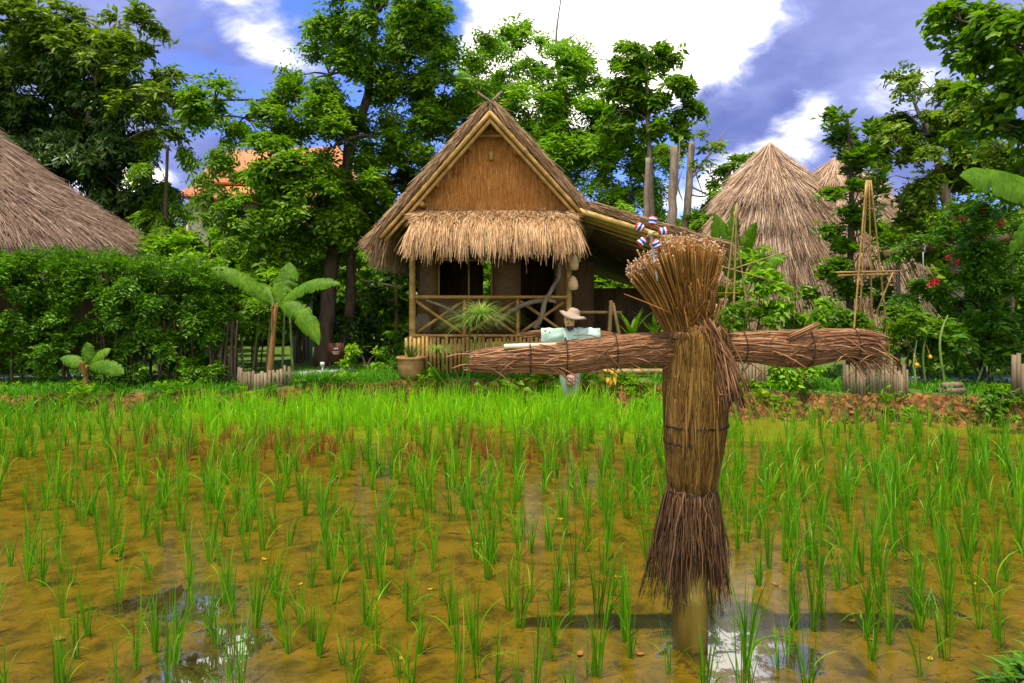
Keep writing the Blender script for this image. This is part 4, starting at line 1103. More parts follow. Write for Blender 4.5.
# ------------------------------------------------------------------ trees
def W(px, py, Y, rx, ry, rd=None):
    s_ = Y / FPX
    return at(px, py, Y), (rx * s_, (rd if rd is not None else (rx + ry) / 2) * s_, ry * s_)

def make_tree(name, base, label, trunk_pts, trunk_r, blobs, mat, bark, TL, Mn, LL, LW, dens=1.0, droop=.35, limb_r=.09, group=None, extra=None, cat='tree', fill=True, **kw):
    root = thing(name, base, label, cat, group)
    nb = len(blobs)
    blobs = list(blobs) + [(np.asarray(c) + rand_dirs(1)[0] * np.asarray(q) * np.array([.9, .8, .75]), tuple(np.asarray(q) * U(.5, .75))) for c, q in (blobs if fill else [])]
    lf = MB(); cents = crown(lf, blobs, TL, Mn, LL, LW, dens, droop, **kw)
    tr = MB()
    if trunk_pts is not None:
        tp = np.asarray(trunk_pts, float); bark_path(tr, tp, trunk_r, 9, 4)
        for (c, r), cc in list(zip(blobs, cents))[:nb]:
            c = np.asarray(c)
            # join at the trunk point a little below the blob
            up = tp[tp[:, 2] < c[2] + .1]
            j = up[-1] if len(up) else tp[0]
            dd = np.linalg.norm(tp - c - [0, 0, -.8], axis=1); jj = tp[np.argmin(np.where(tp[:, 2] < c[2] + .3, dd, 1e9))]
            mid = (jj + c) / 2 + np.array([0, 0, .12 * np.linalg.norm(c - jj)])
            bark_path(tr, [jj, mid, c], [limb_r * .8, limb_r * .5, limb_r * .25], 6, 4)
            for e in cc[:7]:
                bark_path(tr, [c, (c + e) / 2 + [0, 0, .08], e], [limb_r * .38, limb_r * .25, limb_r * .12], 5, 3)
        part(tr, 'trunk', bark, root, True)
    part(lf, 'crown', mat, root)
    return root

def gz(x, y): return float(ground_z(np.array([x]), np.array([y]))[0])
def gpt(px, Y, dz=-.05):
    x = (px - HX) / FPX * Y; return P3(x, Y, gz(x, Y) + dz)

# big shade tree left of the hut
Y = 17.0
base = gpt(322, Y)
make_tree('shade_tree', base, 'tall dark trunked shade tree towering beside the left eave of the hut',
          [base, at(327, 310, Y), at(334, 250, Y + .2), at(343, 190, Y + .4), at(352, 140, Y + .5), at(368, 95, Y + .5), at(370, 60, Y + .5), at(378, 20, Y + .6)], [.23, .19, .17, .15, .13, .11, .08, .05],
          [W(375, 15, Y, 58, 40), W(440, 25, Y + .8, 42, 40), W(425, 75, Y + 1, 52, 38), W(330, 75, Y + .4, 40, 30), W(300, 115, Y - .4, 52, 30), W(245, 118, Y - .2, 38, 26), W(345, 140, Y - .8, 50, 30), W(280, 155, Y - .6, 36, 24),
           W(410, 140, Y + .8, 45, 34), W(320, 190, Y - 1, 52, 28), W(385, 185, Y + .6, 40, 34), W(440, 110, Y + 1.6, 30, 38), W(270, 215, Y - .6, 32, 20), W(215, 100, Y, 16, 14), W(300, 172, Y - 1.2, 30, 20), W(310, 225, Y - 1.1, 34, 20), W(350, 235, Y - 1.0, 24, 18), W(310, 200, Y - 1.3, 28, 18)],
          M['leaf_mid'], M['bark'], .50, 9, .14, .062, 1.65, .30, limb_r=.08)
# second stem of that group
Y = 17.6; base = gpt(345, Y)
make_tree('forked_tree', base, 'slimmer tree leaning right, just behind the tall shade trunk',
          [base, at(350, 300, Y), at(352, 250, Y), at(362, 215, Y), at(378, 185, Y + .2)], [.15, .13, .12, .09, .06],
          [W(378, 200, Y, 36, 24), W(355, 235, Y + .6, 34, 20), W(395, 225, Y + .8, 22, 20)], M['leaf_light'], M['bark'], .5, 8, .15, .075, 1.0, limb_r=.05)
# left: dark broad-leaved tree
Y = 22.0; base = gpt(60, Y)
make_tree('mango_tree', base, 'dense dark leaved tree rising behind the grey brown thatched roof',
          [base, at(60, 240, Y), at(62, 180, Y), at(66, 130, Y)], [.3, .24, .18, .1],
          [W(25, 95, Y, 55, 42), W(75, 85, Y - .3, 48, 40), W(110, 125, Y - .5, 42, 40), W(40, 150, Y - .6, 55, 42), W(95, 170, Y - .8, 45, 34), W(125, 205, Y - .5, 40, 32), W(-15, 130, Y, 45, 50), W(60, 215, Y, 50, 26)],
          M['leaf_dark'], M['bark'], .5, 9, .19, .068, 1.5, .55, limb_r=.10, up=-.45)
Y = 20.6; base = gpt(98, Y)
make_tree('tall_tree', base, 'tall airy tree with an olive crown above the dark leaved one',
          [base + [0, 2.6, 0], at(92, 200, Y + 2.4), at(88, 130, Y + 1.2), at(96, 80, Y), at(108, 35, Y)], [.16, .14, .10, .06, .04],
          [W(118, 22, Y, 30, 15), W(105, 48, Y, 30, 14), W(138, 72, Y, 26, 12), W(150, 95, Y - .2, 30, 12), W(178, 103, Y, 18, 7), W(40, 30, Y, 44, 22), W(10, 50, Y, 36, 28), W(70, 58, Y, 34, 18), W(55, 15, Y + .3, 14, 11), W(145, 130, Y - .4, 18, 12)],
          M['leaf_olive'], M['bark_pale'], .55, 9, .24, .085, .95, .35, limb_r=.055)
# slender small-leaved trees left of centre
for px, Y, bl, lb in ((166, 20.0, [(166, 146, 20, 14), (163, 172, 22, 16), (160, 200, 22, 16), (166, 228, 24, 16)], 'slender drooping tree just left of the orange tiled roof'),
                      (212, 19.5, [(214, 168, 11, 11), (214, 190, 11, 12), (220, 207, 14, 11), (222, 140, 12, 16), (228, 118, 13, 8)], 'thin pillar of leaves in front of the orange tiled roof')):
    base = gpt(px, Y)
    make_tree('slender_tree', base, lb, [base, at(px, 250, Y), at(px, 190, Y), at(px + 2, bl[0][1], Y)], [.08, .07, .05, .03], [W(a, b_, Y, c_, d_) for a, b_, c_, d_ in bl], M['leaf_mid'], M['bark'], .5, 11, .17, .06, 1.25, .65, limb_r=.025, group='slender trees by the tiled house', up=-.2, fill=False)
# behind the hut
Y = 25.0; base = gpt(560, Y)
make_tree('feathery_tree', base, 'broad feathery light green tree spreading behind the hut roof',
          [base, at(560, 240, Y), at(556, 190, Y), at(552, 140, Y), at(548, 95, Y)], [.25, .2, .17, .12, .06],
          [W(520, 48, Y, 24, 20), W(495, 75, Y, 30, 28), W(548, 75, Y, 28, 26), W(575, 100, Y - .5, 34, 26), W(530, 118, Y - .5, 40, 26), W(595, 135, Y - .8, 36, 26), W(560, 150, Y, 38, 24), W(590, 70, Y, 20, 12), W(610, 165, Y - 1, 34, 26), W(640, 150, Y, 28, 22), W(520, 150, Y + 1, 40, 26), W(625, 195, Y - 1, 34, 22), W(590, 195, Y, 34, 20)],
          M['leaf_light'], M['bark'], .75, 13, .20, .06, .85, .30, limb_r=.07)
Y = 22.5; base = gpt(655, Y)
make_tree('glossy_tree', base, 'upright bright green tree with layered boughs, right of the feathery tree',
          [base, at(652, 230, Y), at(650, 180, Y), at(648, 120, Y), at(646, 70, Y)], [.13, .11, .1, .08, .04],
          [W(645, 52, Y, 26, 7), W(655, 62, Y, 14, 8), W(665, 85, Y, 27, 10), W(640, 95, Y, 22, 12), W(672, 110, Y, 20, 9), W(650, 128, Y, 24, 13), W(625, 75, Y, 14, 9), W(618, 110, Y, 18, 12)],
          M['leaf_mid'], M['bark_pale'], .5, 9, .24, .10, 1.25, .35, limb_r=.045)
# bare pollarded trunks
for k, (px, topx, topy, r, lb, bl) in enumerate(((645, 648, 158, .09, 'short pale bare trunk close to the lean-to roof', []),
                                        (671, 674, 146, .14, 'thick bare trunk standing above the lean-to roof', [(672, 148, 8, 6)]),
                                        (684, 692, 142, .12, 'leaning bare trunk with a few leafy shoots on top', [(690, 140, 14, 6), (712, 146, 14, 6), (704, 160, 9, 5)]))):
    Y = 21.0 + k * .3; base = gpt(px, Y)
    root = thing('pollarded_tree', base, lb, 'tree', 'cut back trunks beside the beehive hut')
    tr = MB(); bark_path(tr, [base, at(px, 250, Y), at((px + topx) / 2, 200, Y), at(topx, topy, Y)], [r * 1.2, r * 1.1, r, r * .8], 9, 5)
    for q in range(3 + 2 * k):
        e = at(topx + U(-6, 34 if k == 2 else 12), topy + U(-14, 55), Y); s0 = at(topx + U(-2, 2), max(topy + 4, min(195, topy + U(5, 60))), Y)
        bark_path(tr, [s0, (s0 + e) / 2 + [0, 0, -.1], e], [r * .3, r * .2, .012], 5, 3)
    part(tr, 'trunk', M['bark_pale'], root, True)
    if bl:
        lf = MB(); crown(lf, [W(a, b_, Y, c_, d_) for a, b_, c_, d_ in bl], .35, 8, .17, .07, 1.1); part(lf, 'crown', M['leaf_olive'], root)
Y = 21.5; base = gpt(720, Y)
make_tree('creeper_tree', base, 'narrow leaning tree wrapped in leaves at the left side of the beehive hut',
          [base, at(712, 240, Y), at(722, 200, Y), at(732, 165, Y)], [.1, .09, .07, .04],
          [W(732, 162, Y, 9, 10), W(726, 180, Y, 11, 11), W(718, 198, Y, 14, 12), W(708, 214, Y, 16, 12), W(700, 232, Y, 18, 14), W(742, 158, Y, 5, 6)], M['leaf_mid'], M['bark'], .35, 8, .16, .08, 1.4, limb_r=.03)
# dead branches
Y = 27.0; base = gpt(575, Y)
b = MB(); s0 = base; bark_path(b, [base, at(570, 200, Y), at(562, 100, Y), at(556, 45, Y), at(560, 5, Y), at(563, -12, Y)], [.2, .16, .09, .05, .025, .01], 7, 4)
for a, e in (((557, 50), (575, 30)), ((566, 40), (578, 30)), ((560, 75), (590, 48)), ((575, 62), (596, 38)), ((578, 60), (594, 57)), ((566, 95), (588, 76)), ((558, 60), (552, 40))):
    p0, p1 = at(*a, Y), at(*e, Y); bark_path(b, [p0, (p0 + p1) / 2 + [0, 0, -.08], p1], [.04, .03, .008], 5, 3)
single(b, 'dead_tree', M['bark_pale'], 'bare dead branches poking out above the feathery tree', 'tree', smooth=True)
# right side
Y = 14.8; base = gpt(850, Y)
make_tree('fig_tree', base, 'leafy dark green young tree in front of the second beehive hut',
          [base, at(850, 270, Y), at(852, 210, Y), at(850, 150, Y), at(847, 115, Y)], [.08, .07, .06, .045, .02],
          [W(847, 120, Y, 11, 14), W(835, 142, Y, 16, 12), W(866, 140, Y, 15, 12), W(845, 165, Y, 24, 14), W(872, 168, Y, 16, 14), W(840, 192, Y, 20, 14), W(865, 205, Y, 20, 16), W(880, 190, Y, 12, 14), W(848, 228, Y, 24, 16), W(870, 245, Y, 20, 16), W(842, 262, Y, 26, 16), W(868, 280, Y, 24, 16), W(828, 282, Y, 20, 14)],
          M['leaf_fig'], M['bark'], .34, 7, .15, .075, 1.7, .1, limb_r=.025, up=.35, fill=False)
Y = 17.5; base = gpt(960, Y)
make_tree('olive_tree', base, 'wide olive green tree at the right, leaning in over the garden',
          [base, at(955, 260, Y), at(945, 200, Y), at(935, 150, Y), at(915, 105, Y)], [.17, .15, .12, .09, .04],
          [W(905, 84, Y, 14, 8), W(930, 88, Y, 18, 10), W(905, 112, Y, 24, 12), W(945, 118, Y, 30, 16), W(900, 140, Y, 24, 14), W(935, 155, Y, 30, 18), W(905, 178, Y, 24, 14), W(950, 195, Y, 36, 22), W(985, 140, Y, 34, 30), W(975, 95, Y, 24, 18), W(915, 215, Y, 24, 18), W(985, 220, Y, 36, 26), W(940, 245, Y, 36, 24)],
          M['leaf_olive'], M['bark_pale'], .5, 9, .16, .07, 1.7, .35, limb_r=.04)
Y = 11.0; base = gpt(1060, Y)
make_tree('teak_tree', base, 'large leaved tree filling the top right corner',
          [base, at(1058, 250, Y), at(1050, 150, Y), at(1040, 70, Y), at(1020, 10, Y)], [.17, .15, .12, .09, .05],
          [W(1000, 8, Y, 40, 20), W(960, 20, Y + .5, 18, 12), W(1025, 45, Y - .4, 42, 28), W(985, 50, Y + .6, 26, 14), W(1005, 90, Y, 32, 18), W(1045, 110, Y - .5, 40, 32), W(995, 130, Y, 26, 14), W(1020, 165, Y, 30, 18)],
          M['leaf_mid'], M['bark_pale'], .40, 7, .18, .095, 2.0, .3, limb_r=.05)
Y = 12.9; base = gpt(985, Y)
make_tree('red_flowered_shrub', base, 'feathery dark shrub dotted with small red flowers at the right', [base, at(980, 320, Y), at(975, 270, Y)], [.05, .04, .03],
          [W(975, 225, Y, 38, 20), W(1010, 240, Y, 30, 24), W(945, 255, Y, 30, 16), W(985, 275, Y, 40, 22), W(935, 285, Y, 34, 16), W(1015, 300, Y, 30, 26), W(955, 310, Y, 34, 18), W(1005, 205, Y, 24, 12)],
          M['leaf_hedge'], M['bark'], .42, 13, .10, .038, 1.7, .35, limb_r=.025, cat='shrub')
sh = COL.objects['red_flowered_shrub']
for px, py in ((982, 210), (962, 219), (1001, 223), (978, 238), (1004, 256), (931, 284), (935, 281), (957, 262), (948, 257)):
    b = MB(); n = 22; b.add(*leaves(at(px, py, Y - .55) + rng.normal(size=(n, 3)) * .022, rand_dirs(n), rand_dirs(n), U(.04, .075, n), U(.03, .045, n))); part(b, 'flower', M['red_petal'], sh)

# treeline far behind everything
lf = MB(); bl = []
for x in np.arange(-44, 45, 3.4):
    bl.append((P3(x + U(-.6, .6), 36 + U(-2, 3), U(1.6, 2.4)), (2.6, 2.0, 2.1)))
    bl.append((P3(x + U(-.6, .6), 37 + U(-2, 3), U(3.6, 4.6)), (2.2, 1.8, 1.6)))
for x in np.arange(-15, -2.5, 1.5):
    bl.append((P3(x, 25.5 + U(-.5, .5), U(1.4, 1.9)), (1.3, .9, 1.5))); bl.append((P3(x + .7, 25 + U(-.5, .5), U(3.0, 3.5)), (1.2, .8, 1.0)))
for x in np.arange(8.5, 24, 1.7):
    bl.append((P3(x, 23.5 + U(-.5, .5), U(1.3, 1.8)), (1.4, .9, 1.5))); bl.append((P3(x + .7, 24 + U(-.5, .5), U(3.2, 4.0)), (1.3, .9, 1.2)))
crown(lf, bl, .8, 8, .40, .21, .6)
single(lf, 'woods', M['leaf_mid'], 'continuous belt of woods far behind the garden huts', None, kind='stuff')
lf = MB(); bl = []
for px, Y, py, rx, ry in ((150, 24, 260, 60, 34), (230, 25, 235, 55, 30), (300, 24, 265, 50, 36), (390, 22, 280, 34, 50), (210, 22, 300, 70, 36)):
    pass

# understorey bushes, each its own thing
def bush(name, px, py, rx, ry, Y, mat, label, TL=.4, Mn=8, LL=.13, LW=.06, dens=1.3, droop=.35, group=None, sub=3, stems=4, up=0.0, cat='bush'):
    base = gpt(px, Y)
    root = thing(name, base, label, cat, group)
    s_ = Y / FPX; lf = MB(); tr = MB(); blobs = []
    for k in range(sub):
        a = 2 * np.pi * k / sub + U(0, 1)
        f = .42 if sub > 1 else 0
        blobs.append((at(px + math.cos(a) * rx * f, py + math.sin(a) * ry * f, Y + U(-.2, .2)), (rx * s_ * (.68 if sub > 1 else 1), min(rx, ry * 1.3) * s_ * .7, ry * s_ * (.66 if sub > 1 else 1))))
    cc = crown(lf, blobs, TL, Mn, LL, LW, dens, droop, up=up)
    for k in range(stems):
        e = cc[k % len(cc)][k // len(cc) % len(cc[k % len(cc)])]
        bark_path(tr, [base + [U(-.12, .12), U(-.1, .1), 0], (base + e) / 2 + [U(-.05, .05), 0, .1], e], [.022, .018, .008], 6, 3)
    part(tr, 'stems', M['bark'], root, True); part(lf, 'foliage', mat, root)
    return root
bushes = [
    ('leafy_bush', 150, 245, 46, 26, 18.5, 'leaf_mid', 'rounded bush between the thatched eave and the slender drooping tree'),
    ('leafy_bush', 205, 256, 46, 26, 17.5, 'leaf_light', 'bright spreading bush below the orange tiled roof'),
    ('leafy_bush', 255, 250, 44, 34, 16.2, 'leaf_mid', 'tall bush behind the left banana plant'),
    ('leafy_bush', 305, 245, 36, 36, 18.6, 'leaf_light', 'bright bush seen left of the big trunk'),
    ('leafy_bush', 300, 300, 26, 40, 17.8, 'leaf_hedge', 'shady bush between the banana plant and the big trunk'),
    ('leafy_bush', 375, 265, 34, 34, 19.5, 'leaf_light', 'bright bush under the left eave of the hut'),
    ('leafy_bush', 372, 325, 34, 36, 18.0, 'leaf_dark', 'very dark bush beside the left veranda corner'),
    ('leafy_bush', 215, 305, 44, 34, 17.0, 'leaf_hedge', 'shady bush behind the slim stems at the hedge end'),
    ('leafy_bush', 750, 290, 34, 26, 14.2, 'leaf_light', 'bright leafy bush right of the scarecrow head'),
    ('leafy_bush', 800, 305, 40, 22, 13.6, 'leaf_light', 'bright low bush in front of the beehive hut'),
    ('leafy_bush', 745, 322, 26, 18, 12.9, 'leaf_mid', 'green bush just above the scarecrow\'s right hand arm'),
    ('leafy_bush', 850, 318, 34, 18, 12.8, 'leaf_mid', 'green bush at the feet of the bamboo tripod'),
    ('leafy_bush', 800, 372, 32, 18, 11.7, 'leaf_light', 'low bright plants under the scarecrow\'s right hand arm'),
    ('leafy_bush', 925, 330, 36, 24, 12.6, 'leaf_mid', 'garden bush between the tripod and the right path'),
    ('leafy_bush', 985, 340, 38, 26, 12.2, 'leaf_hedge', 'garden bush under the red flowered shrub'),
    ('leafy_bush', 890, 300, 24, 24, 14.6, 'leaf_dark', 'dark bush behind the bamboo tripod'),
    ('leafy_bush', 1025, 330, 26, 30, 11.9, 'leaf_mid', 'garden bush cut by the right picture edge'),
    ('leafy_bush', 905, 342, 30, 18, 13.9, 'leaf_mid', 'garden bush behind the grey stake row at the right'),
    ('leafy_bush', 958, 352, 32, 16, 13.8, 'leaf_light', 'bright bush behind the right path and log stack'),
    ('leafy_bush', 1008, 352, 28, 16, 13.7, 'leaf_mid', 'bush behind the right end of the path'),
    ('leafy_bush', 1005, 398, 18, 8, 10.9, 'leaf_hedge', 'small bush on the bank near the right edge'),
    ('leafy_bush', 640, 388, 26, 9, 12.75, 'leaf_light', 'low leafy plants along the bank left of the scarecrow body'),
    ('leafy_bush', 605, 388, 22, 9, 12.95, 'leaf_mid', 'low leafy plants right of the small dressed scarecrow'),
    ('leafy_bush', 548, 385, 14, 15, 12.95, 'leaf_mid', 'leafy weed left of the small dressed scarecrow'),
    ('leafy_bush', 322, 378, 10, 6, 15.0, 'leaf_hedge', 'tiny bush at the foot of the big trunk'),
    ('leafy_bush', 365, 358, 14, 12, 15.2, 'leaf_light', 'small yellow green plant right of the little sign'),
    ('leafy_bush', 395, 352, 12, 22, 15.0, 'leaf_hedge', 'upright bush left of the round clay pot'),
]
for nme, px, py, rx, ry, Y, mt, lb in bushes:
    big = rx > 30 and ry > 20
    bush(nme, px, py, rx, ry, Y, M[mt], lb, TL=.42 if big else .26, LL=.14 if big else .10, LW=.07 if big else .05, dens=1.25 if big else 2.6)

# clipped hedge on the left
Y = 13.45
root = thing('hedge', gpt(120, Y), 'tall dark green hedge along the left bank, open at the bottom', 'hedge')
lf = MB(); s_ = Y / FPX; bl = []
for px in np.arange(-40, 222, 17):
    top = np.interp(px, [-40, 0, 130, 200, 250], [266, 264, 266, 274, 286])
    for py, rd in ((top + 14, 15), (top + 40, 19), (top + 68, 18), (top + 88, 13)):
        bl.append((at(px + U(-4, 4), py + U(-4, 4), Y + U(-.15, .15)), (15 * s_, 26 * s_, rd * s_)))
crown(lf, bl, .30, 10, .085, .038, 2.6, .2, hollow=.6, flat=.8)
n = 900; px = U(-40, 226, n); top = np.interp(px, [-40, 0, 130, 200, 250], [266, 264, 266, 274, 286])
org = np.stack([at(a, b_, Y) for a, b_ in zip(px, top + U(0, 12, n))]) + np.stack([0 * px, U(-.5, .4, n), 0 * px], 1)
lf.add(*twigs(org, jit(np.tile([[0, -.1, 1.0]], (n, 1)), .45), .46, 14, .08, .034, .25))
part(lf, 'foliage', M['leaf_hedge'], root)
tr = MB()
for k in range(46):
    px = U(-40, 240); p0 = gpt(px, Y + U(-.25, .25)); e = at(px + U(-8, 8), 320, Y)
    bark_path(tr, [p0, (p0 + e) / 2 + [U(-.05, .05), 0, 0], e], [.026, .022, .016], 6, 3)
part(tr, 'stems', M['bark'], root, True)
# slim saplings at the hedge end
for k, (px, Y, h) in enumerate(((150, 14.0, 270), (176, 14.3, 262), (200, 14.4, 268), (222, 15.0, 262), (238, 14.9, 276), (255, 15.2, 266))):
    base = gpt(px, Y)
    make_tree('sapling', base, 'slim leafy sapling in the row at the right end of the hedge', [base, at(px + U(-3, 3), 330, Y), at(px + U(-5, 5), h + 20, Y)], [.028, .024, .012],
              [W(px + U(-6, 6), h + 8, Y, 17, 11), W(px + U(-6, 6), h + 32, Y, 18, 11), W(px + U(-6, 6), h + 54, Y, 14, 9)], M['leaf_light' if k % 2 else 'leaf_mid'], M['bark'], .36, 9, .13, .05, 1.7, .5, limb_r=.012, group='slim saplings at the hedge end')
for k, (px, Y, tilt) in enumerate(((243, 14.9, -3), (252, 15.0, 9), (266, 15.1, 6), (293, 15.0, -4), (282, 15.2, 3))):
    b = MB(); b.add(*bamboo(gpt(px, Y), at(px + tilt, 296, Y), .03, 8, .3)); single(b, 'bamboo_cane', M['bark_green'], 'thin upright green bamboo stem behind the left banana plant', 'bamboo stem', 'bamboo stems behind the left banana plant', True)

# ------------------------------------------------------------------ banana plants
def banana_leaf(p0, p1, w, sag, roll=0.0, tear=.5, S=44):
    p0 = np.asarray(p0, float); p1 = np.asarray(p1, float); t = np.linspace(0, 1, S)
    P = p0 + (p1 - p0) * t[:, None]; P[:, 2] += sag * 4 * t * (1 - t)
    T = norm(np.gradient(P, axis=0)); up = np.array([0, -.25, 1.0])
    if abs(norm(p1 - p0)[2]) > .8: up = np.array([0, -1.0, .1])
    s_ = norm(np.cross(T, up)); n_ = np.cross(s_, T)
    cr, sr = math.cos(roll), math.sin(roll)
    s2 = s_ * cr + n_ * sr; n2 = n_ * cr - s_ * sr
    wid = w / 2 * np.interp(t, [0, .08, .14, .3, .55, .8, .93, 1], [.03, .04, .5, .92, 1, .82, .42, .02])
    wl = wid * (1 - tear * U(0, 1, S) * (U(0, 1, S) < .22)); wr = wid * (1 - tear * U(0, 1, S) * (U(0, 1, S) < .22))
    dr = .30
    cols = [P - s2 * wl[:, None] - n2 * (wl * dr)[:, None], P - s2 * (wl * .5)[:, None] + n2 * (wl * .12)[:, None], P - n2 * .006 * 0, P + s2 * (wr * .5)[:, None] + n2 * (wr * .12)[:, None], P + s2 * wr[:, None] - n2 * (wr * dr)[:, None]]
    V = np.stack(cols, 1).reshape(-1, 3)
    i = np.arange(S - 1)[:, None] * 5; a = np.arange(4)[None]
    F = np.stack([i + a, i + a + 1, i + a + 6, i + a + 5], -1).reshape(-1, 4)
    rib = (P - n2 * .012, np.interp(t, [0, 1], [.022, .004]))
    return V, F, rib
def banana(name, base, crown_pt, leaf_list, label, stem_r=.07, mat='banana', group=None):
    root = thing(name, base, label, 'banana plant', group)
    b = MB(); q = [base + [0, 0, -.05], base * .5 + crown_pt * .5, crown_pt]
    bark_path(b, q, [stem_r * 1.15, stem_r, stem_r * .7], 10, 4, .01)
    for k in range(5):
        a = U(0, 6.28); bark_path(b, [base * .45 + crown_pt * .55, base * .2 + crown_pt * .8 + [math.cos(a) * .06, math.sin(a) * .06, 0], crown_pt + [math.cos(a) * .10, math.sin(a) * .10, .1]], [stem_r * .5, stem_r * .4, stem_r * .2], 6, 3, .01)
    part(b, 'stem', M['banana_stem'], root, True)
    for st, en, w, sag, roll in leaf_list:
        V, F, (rp, rr) = banana_leaf(st, en, w, sag, roll)
        o = MB().add(V, F); lf_ = part(o, 'leaf', M[mat], root, True)
        part(MB().add(*tubes(rp[None], rr[None] * .6, 6)), 'midrib', M['papyrus'], lf_, True)
    return root
Y = 12.95; cp = at(276, 308, Y)
banana('banana_plant', gpt(268, Y), cp, [
    (cp, at(210, 268, Y - .15), .36, .14, .75), (cp + [.02, 0, 0], at(290, 262, Y + .35), .50, .0, .1), (cp, at(340, 284, Y - .2), .36, .20, -.6),
    (cp, at(319, 345, Y - .45), .42, .30, -.7), (cp, at(250, 285, Y + .6), .36, .1, .6)],
    'banana plant with a reddish stem and wide leaves inside the stake ring', .052)
Y = 12.55; cp = at(86, 366, Y)
banana('banana_plant', gpt(86, Y), cp, [(cp, at(60, 358, Y), .26, .03, .7), (cp, at(87, 342, Y + .05), .28, .0, .1), (cp, at(111, 349, Y + .1), .26, .05, -.5), (cp, at(124, 374, Y - .25), .30, .07, -.8)],
       'small young banana plant with four leaves in front of the hedge', .04)
Y = 14.6; cp = at(738, 290, Y)
banana('banana_plant', gpt(738, Y), cp, [(cp, at(714, 213, Y + .1), .46, .0, .3), (cp, at(735, 205, Y), .42, .0, -.5), (cp, at(757, 222, Y - .1), .40, .12, -.5), (cp, at(787, 257, Y - .3), .40, .18, -.7)],
       'banana plant with upright leaves between the scarecrow head and beehive hut', .07)
Y = 19.0; cp = at(150, 285, Y)
banana('banana_plant', gpt(150, Y), cp, [(cp, at(110, 222, Y), .42, .0, .6), (cp, at(156, 220, Y - .2), .40, .0, 1.0), (cp, at(202, 242, Y - .2), .46, .25, -.7), (cp, at(122, 255, Y), .40, .1, .6)],
       'banana plant with ragged leaves behind the right end of the hedge', .09)
Y = 9.6; cp = at(1075, 215, Y)
banana('banana_plant', gpt(1078, Y), cp, [(cp, at(960, 176, Y - .1), .60, .16, .75), (cp, at(1035, 120, Y + .3), .5, .1, .6), (cp, at(1110, 120, Y), .5, .2, -.4), (cp, at(1010, 255, Y + .5), .5, .25, .6)],
       'banana plant reaching a broad leaf in from the right edge', .11)

# strap-leaved plants beside the lean-to
for px, Y, n, lb in ((632, 13.7, 9, 'strap leaved plant behind the scarecrow\'s left hand arm'), (655, 13.9, 8, 'strap leaved plant close to the scarecrow head')):
    base = gpt(px, Y); root_pt = P3(base[0], Y, 1.15)
    r_ = thing('strap_leaved_plant', base, lb, 'plant', 'strap leaved plants by the lean-to')
    part(MB().add(*tube([base, root_pt], .04, 8)), 'stem', M['bark_green'], r_, True)
    b = MB(); ph = np.linspace(0, 2 * np.pi, n, endpoint=False) + U(-.2, .2, n); sp = U(.2, .75, n)
    b.add(*blades(np.tile(root_pt, (n, 1)), np.stack([np.cos(ph) * sp, np.sin(ph) * sp * .6, np.ones(n)], 1), U(.45, .85, n), U(.09, .14, n), U(.1, .5, n), 6)); part(b, 'foliage', M['banana'], r_)

# ------------------------------------------------------------------ papyrus and waterside plants
Y = 12.75
root = thing('papyrus_plant', gpt(470, Y), 'papyrus with a feathery round head in front of the veranda', 'papyrus')
b = MB(); stems_ = [((466, 402), (472, 360), (481, 318)), ((463, 402), (468, 370), (470, 325)), ((458, 402), (461, 385), (466, 355)), ((455, 400), (450, 380), (438, 350)), ((452, 400), (446, 385), (428, 362))]
for s_ in stems_: b.add(*tube([at(*p, Y) for p in s_], [.022, .018, .012], 7, 4))
part(b, 'stems', M['grass'], root, True)
for (c, n, L, up_) in ((at(481, 318, Y), 420, .60, .35), (at(470, 326, Y + .1), 260, .46, .3), (at(437, 350, Y), 60, .28, .2)):
    d = rand_dirs(n); d[:, 2] = np.abs(d[:, 2]) * .8 + up_ * .6
    b = MB(); b.add(*blades(np.tile(c, (n, 1)), d, L * U(.6, 1.1, n), np.full(n, .011), U(.5, 1.3, n), 5)); part(b, 'umbel', M['papyrus'], root)
b = MB(); n = 46; p0 = np.stack([gpt(a, Y - .12) for a in U(448, 478, n)]); b.add(*blades(p0, np.stack([U(-.35, .35, n), U(-.2, .2, n), np.ones(n)], 1), U(.4, 1.0, n), U(.012, .024, n), U(.1, .5, n), 6)); part(b, 'leaves', M['grass'], root)
for k, px in enumerate((478, 490, 502, 514)):
    Yk = 12.75 + .05 * k; base = gpt(px, Yk); r_ = thing('arrow_leaved_plant', base, 'long stalked waterside plant with small shield leaves by the papyrus', 'water plant', 'shield leaved plants at the water edge by the papyrus')
    st = MB(); lf = MB()
    for q in range(4):
        e = base + [U(-.22, .28), U(-.1, .1), U(.35, .62)]; st.add(*tube([base, (base + e) / 2 + [0, 0, .06], e], [.010, .008, .006], 5, 3))
        lf.add(*leaves(e[None] - [[.04, 0, 0]], np.array([[1, -.4, -.1]]), np.array([[0, -.5, 1.0]]), [U(.16, .24)], [U(.12, .17)]))
    part(st, 'stalks', M['grass'], r_, True); part(lf, 'foliage', M['leaf_light'], r_)
b = MB(); n = 9; b.add(*leaves(at(692, 372, 12.6) * [0, 1, 0] + np.stack([U(at(598, 0, 12.6)[0], at(616, 0, 12.6)[0], n), U(-.1, .1, n), U(.5, .72, n)], 1), jit(np.tile([[0, -.5, -1.0]], (n, 1)), .4), np.tile([[0, -1.0, .2]], (n, 1)), U(.14, .22, n), U(.07, .11, n)))
r_ = thing('yellow_leaved_plant', gpt(607, 12.6), 'plant with a few yellow leaves right of the dressed scarecrow', 'plant')
part(b, 'foliage', M['yellow_leaf'], r_); part(MB().add(*tube([gpt(607, 12.6), at(607, 376, 12.6), at(608, 366, 12.6)], .012, 6, 3)), 'stem', M['bark_green'], r_, True)

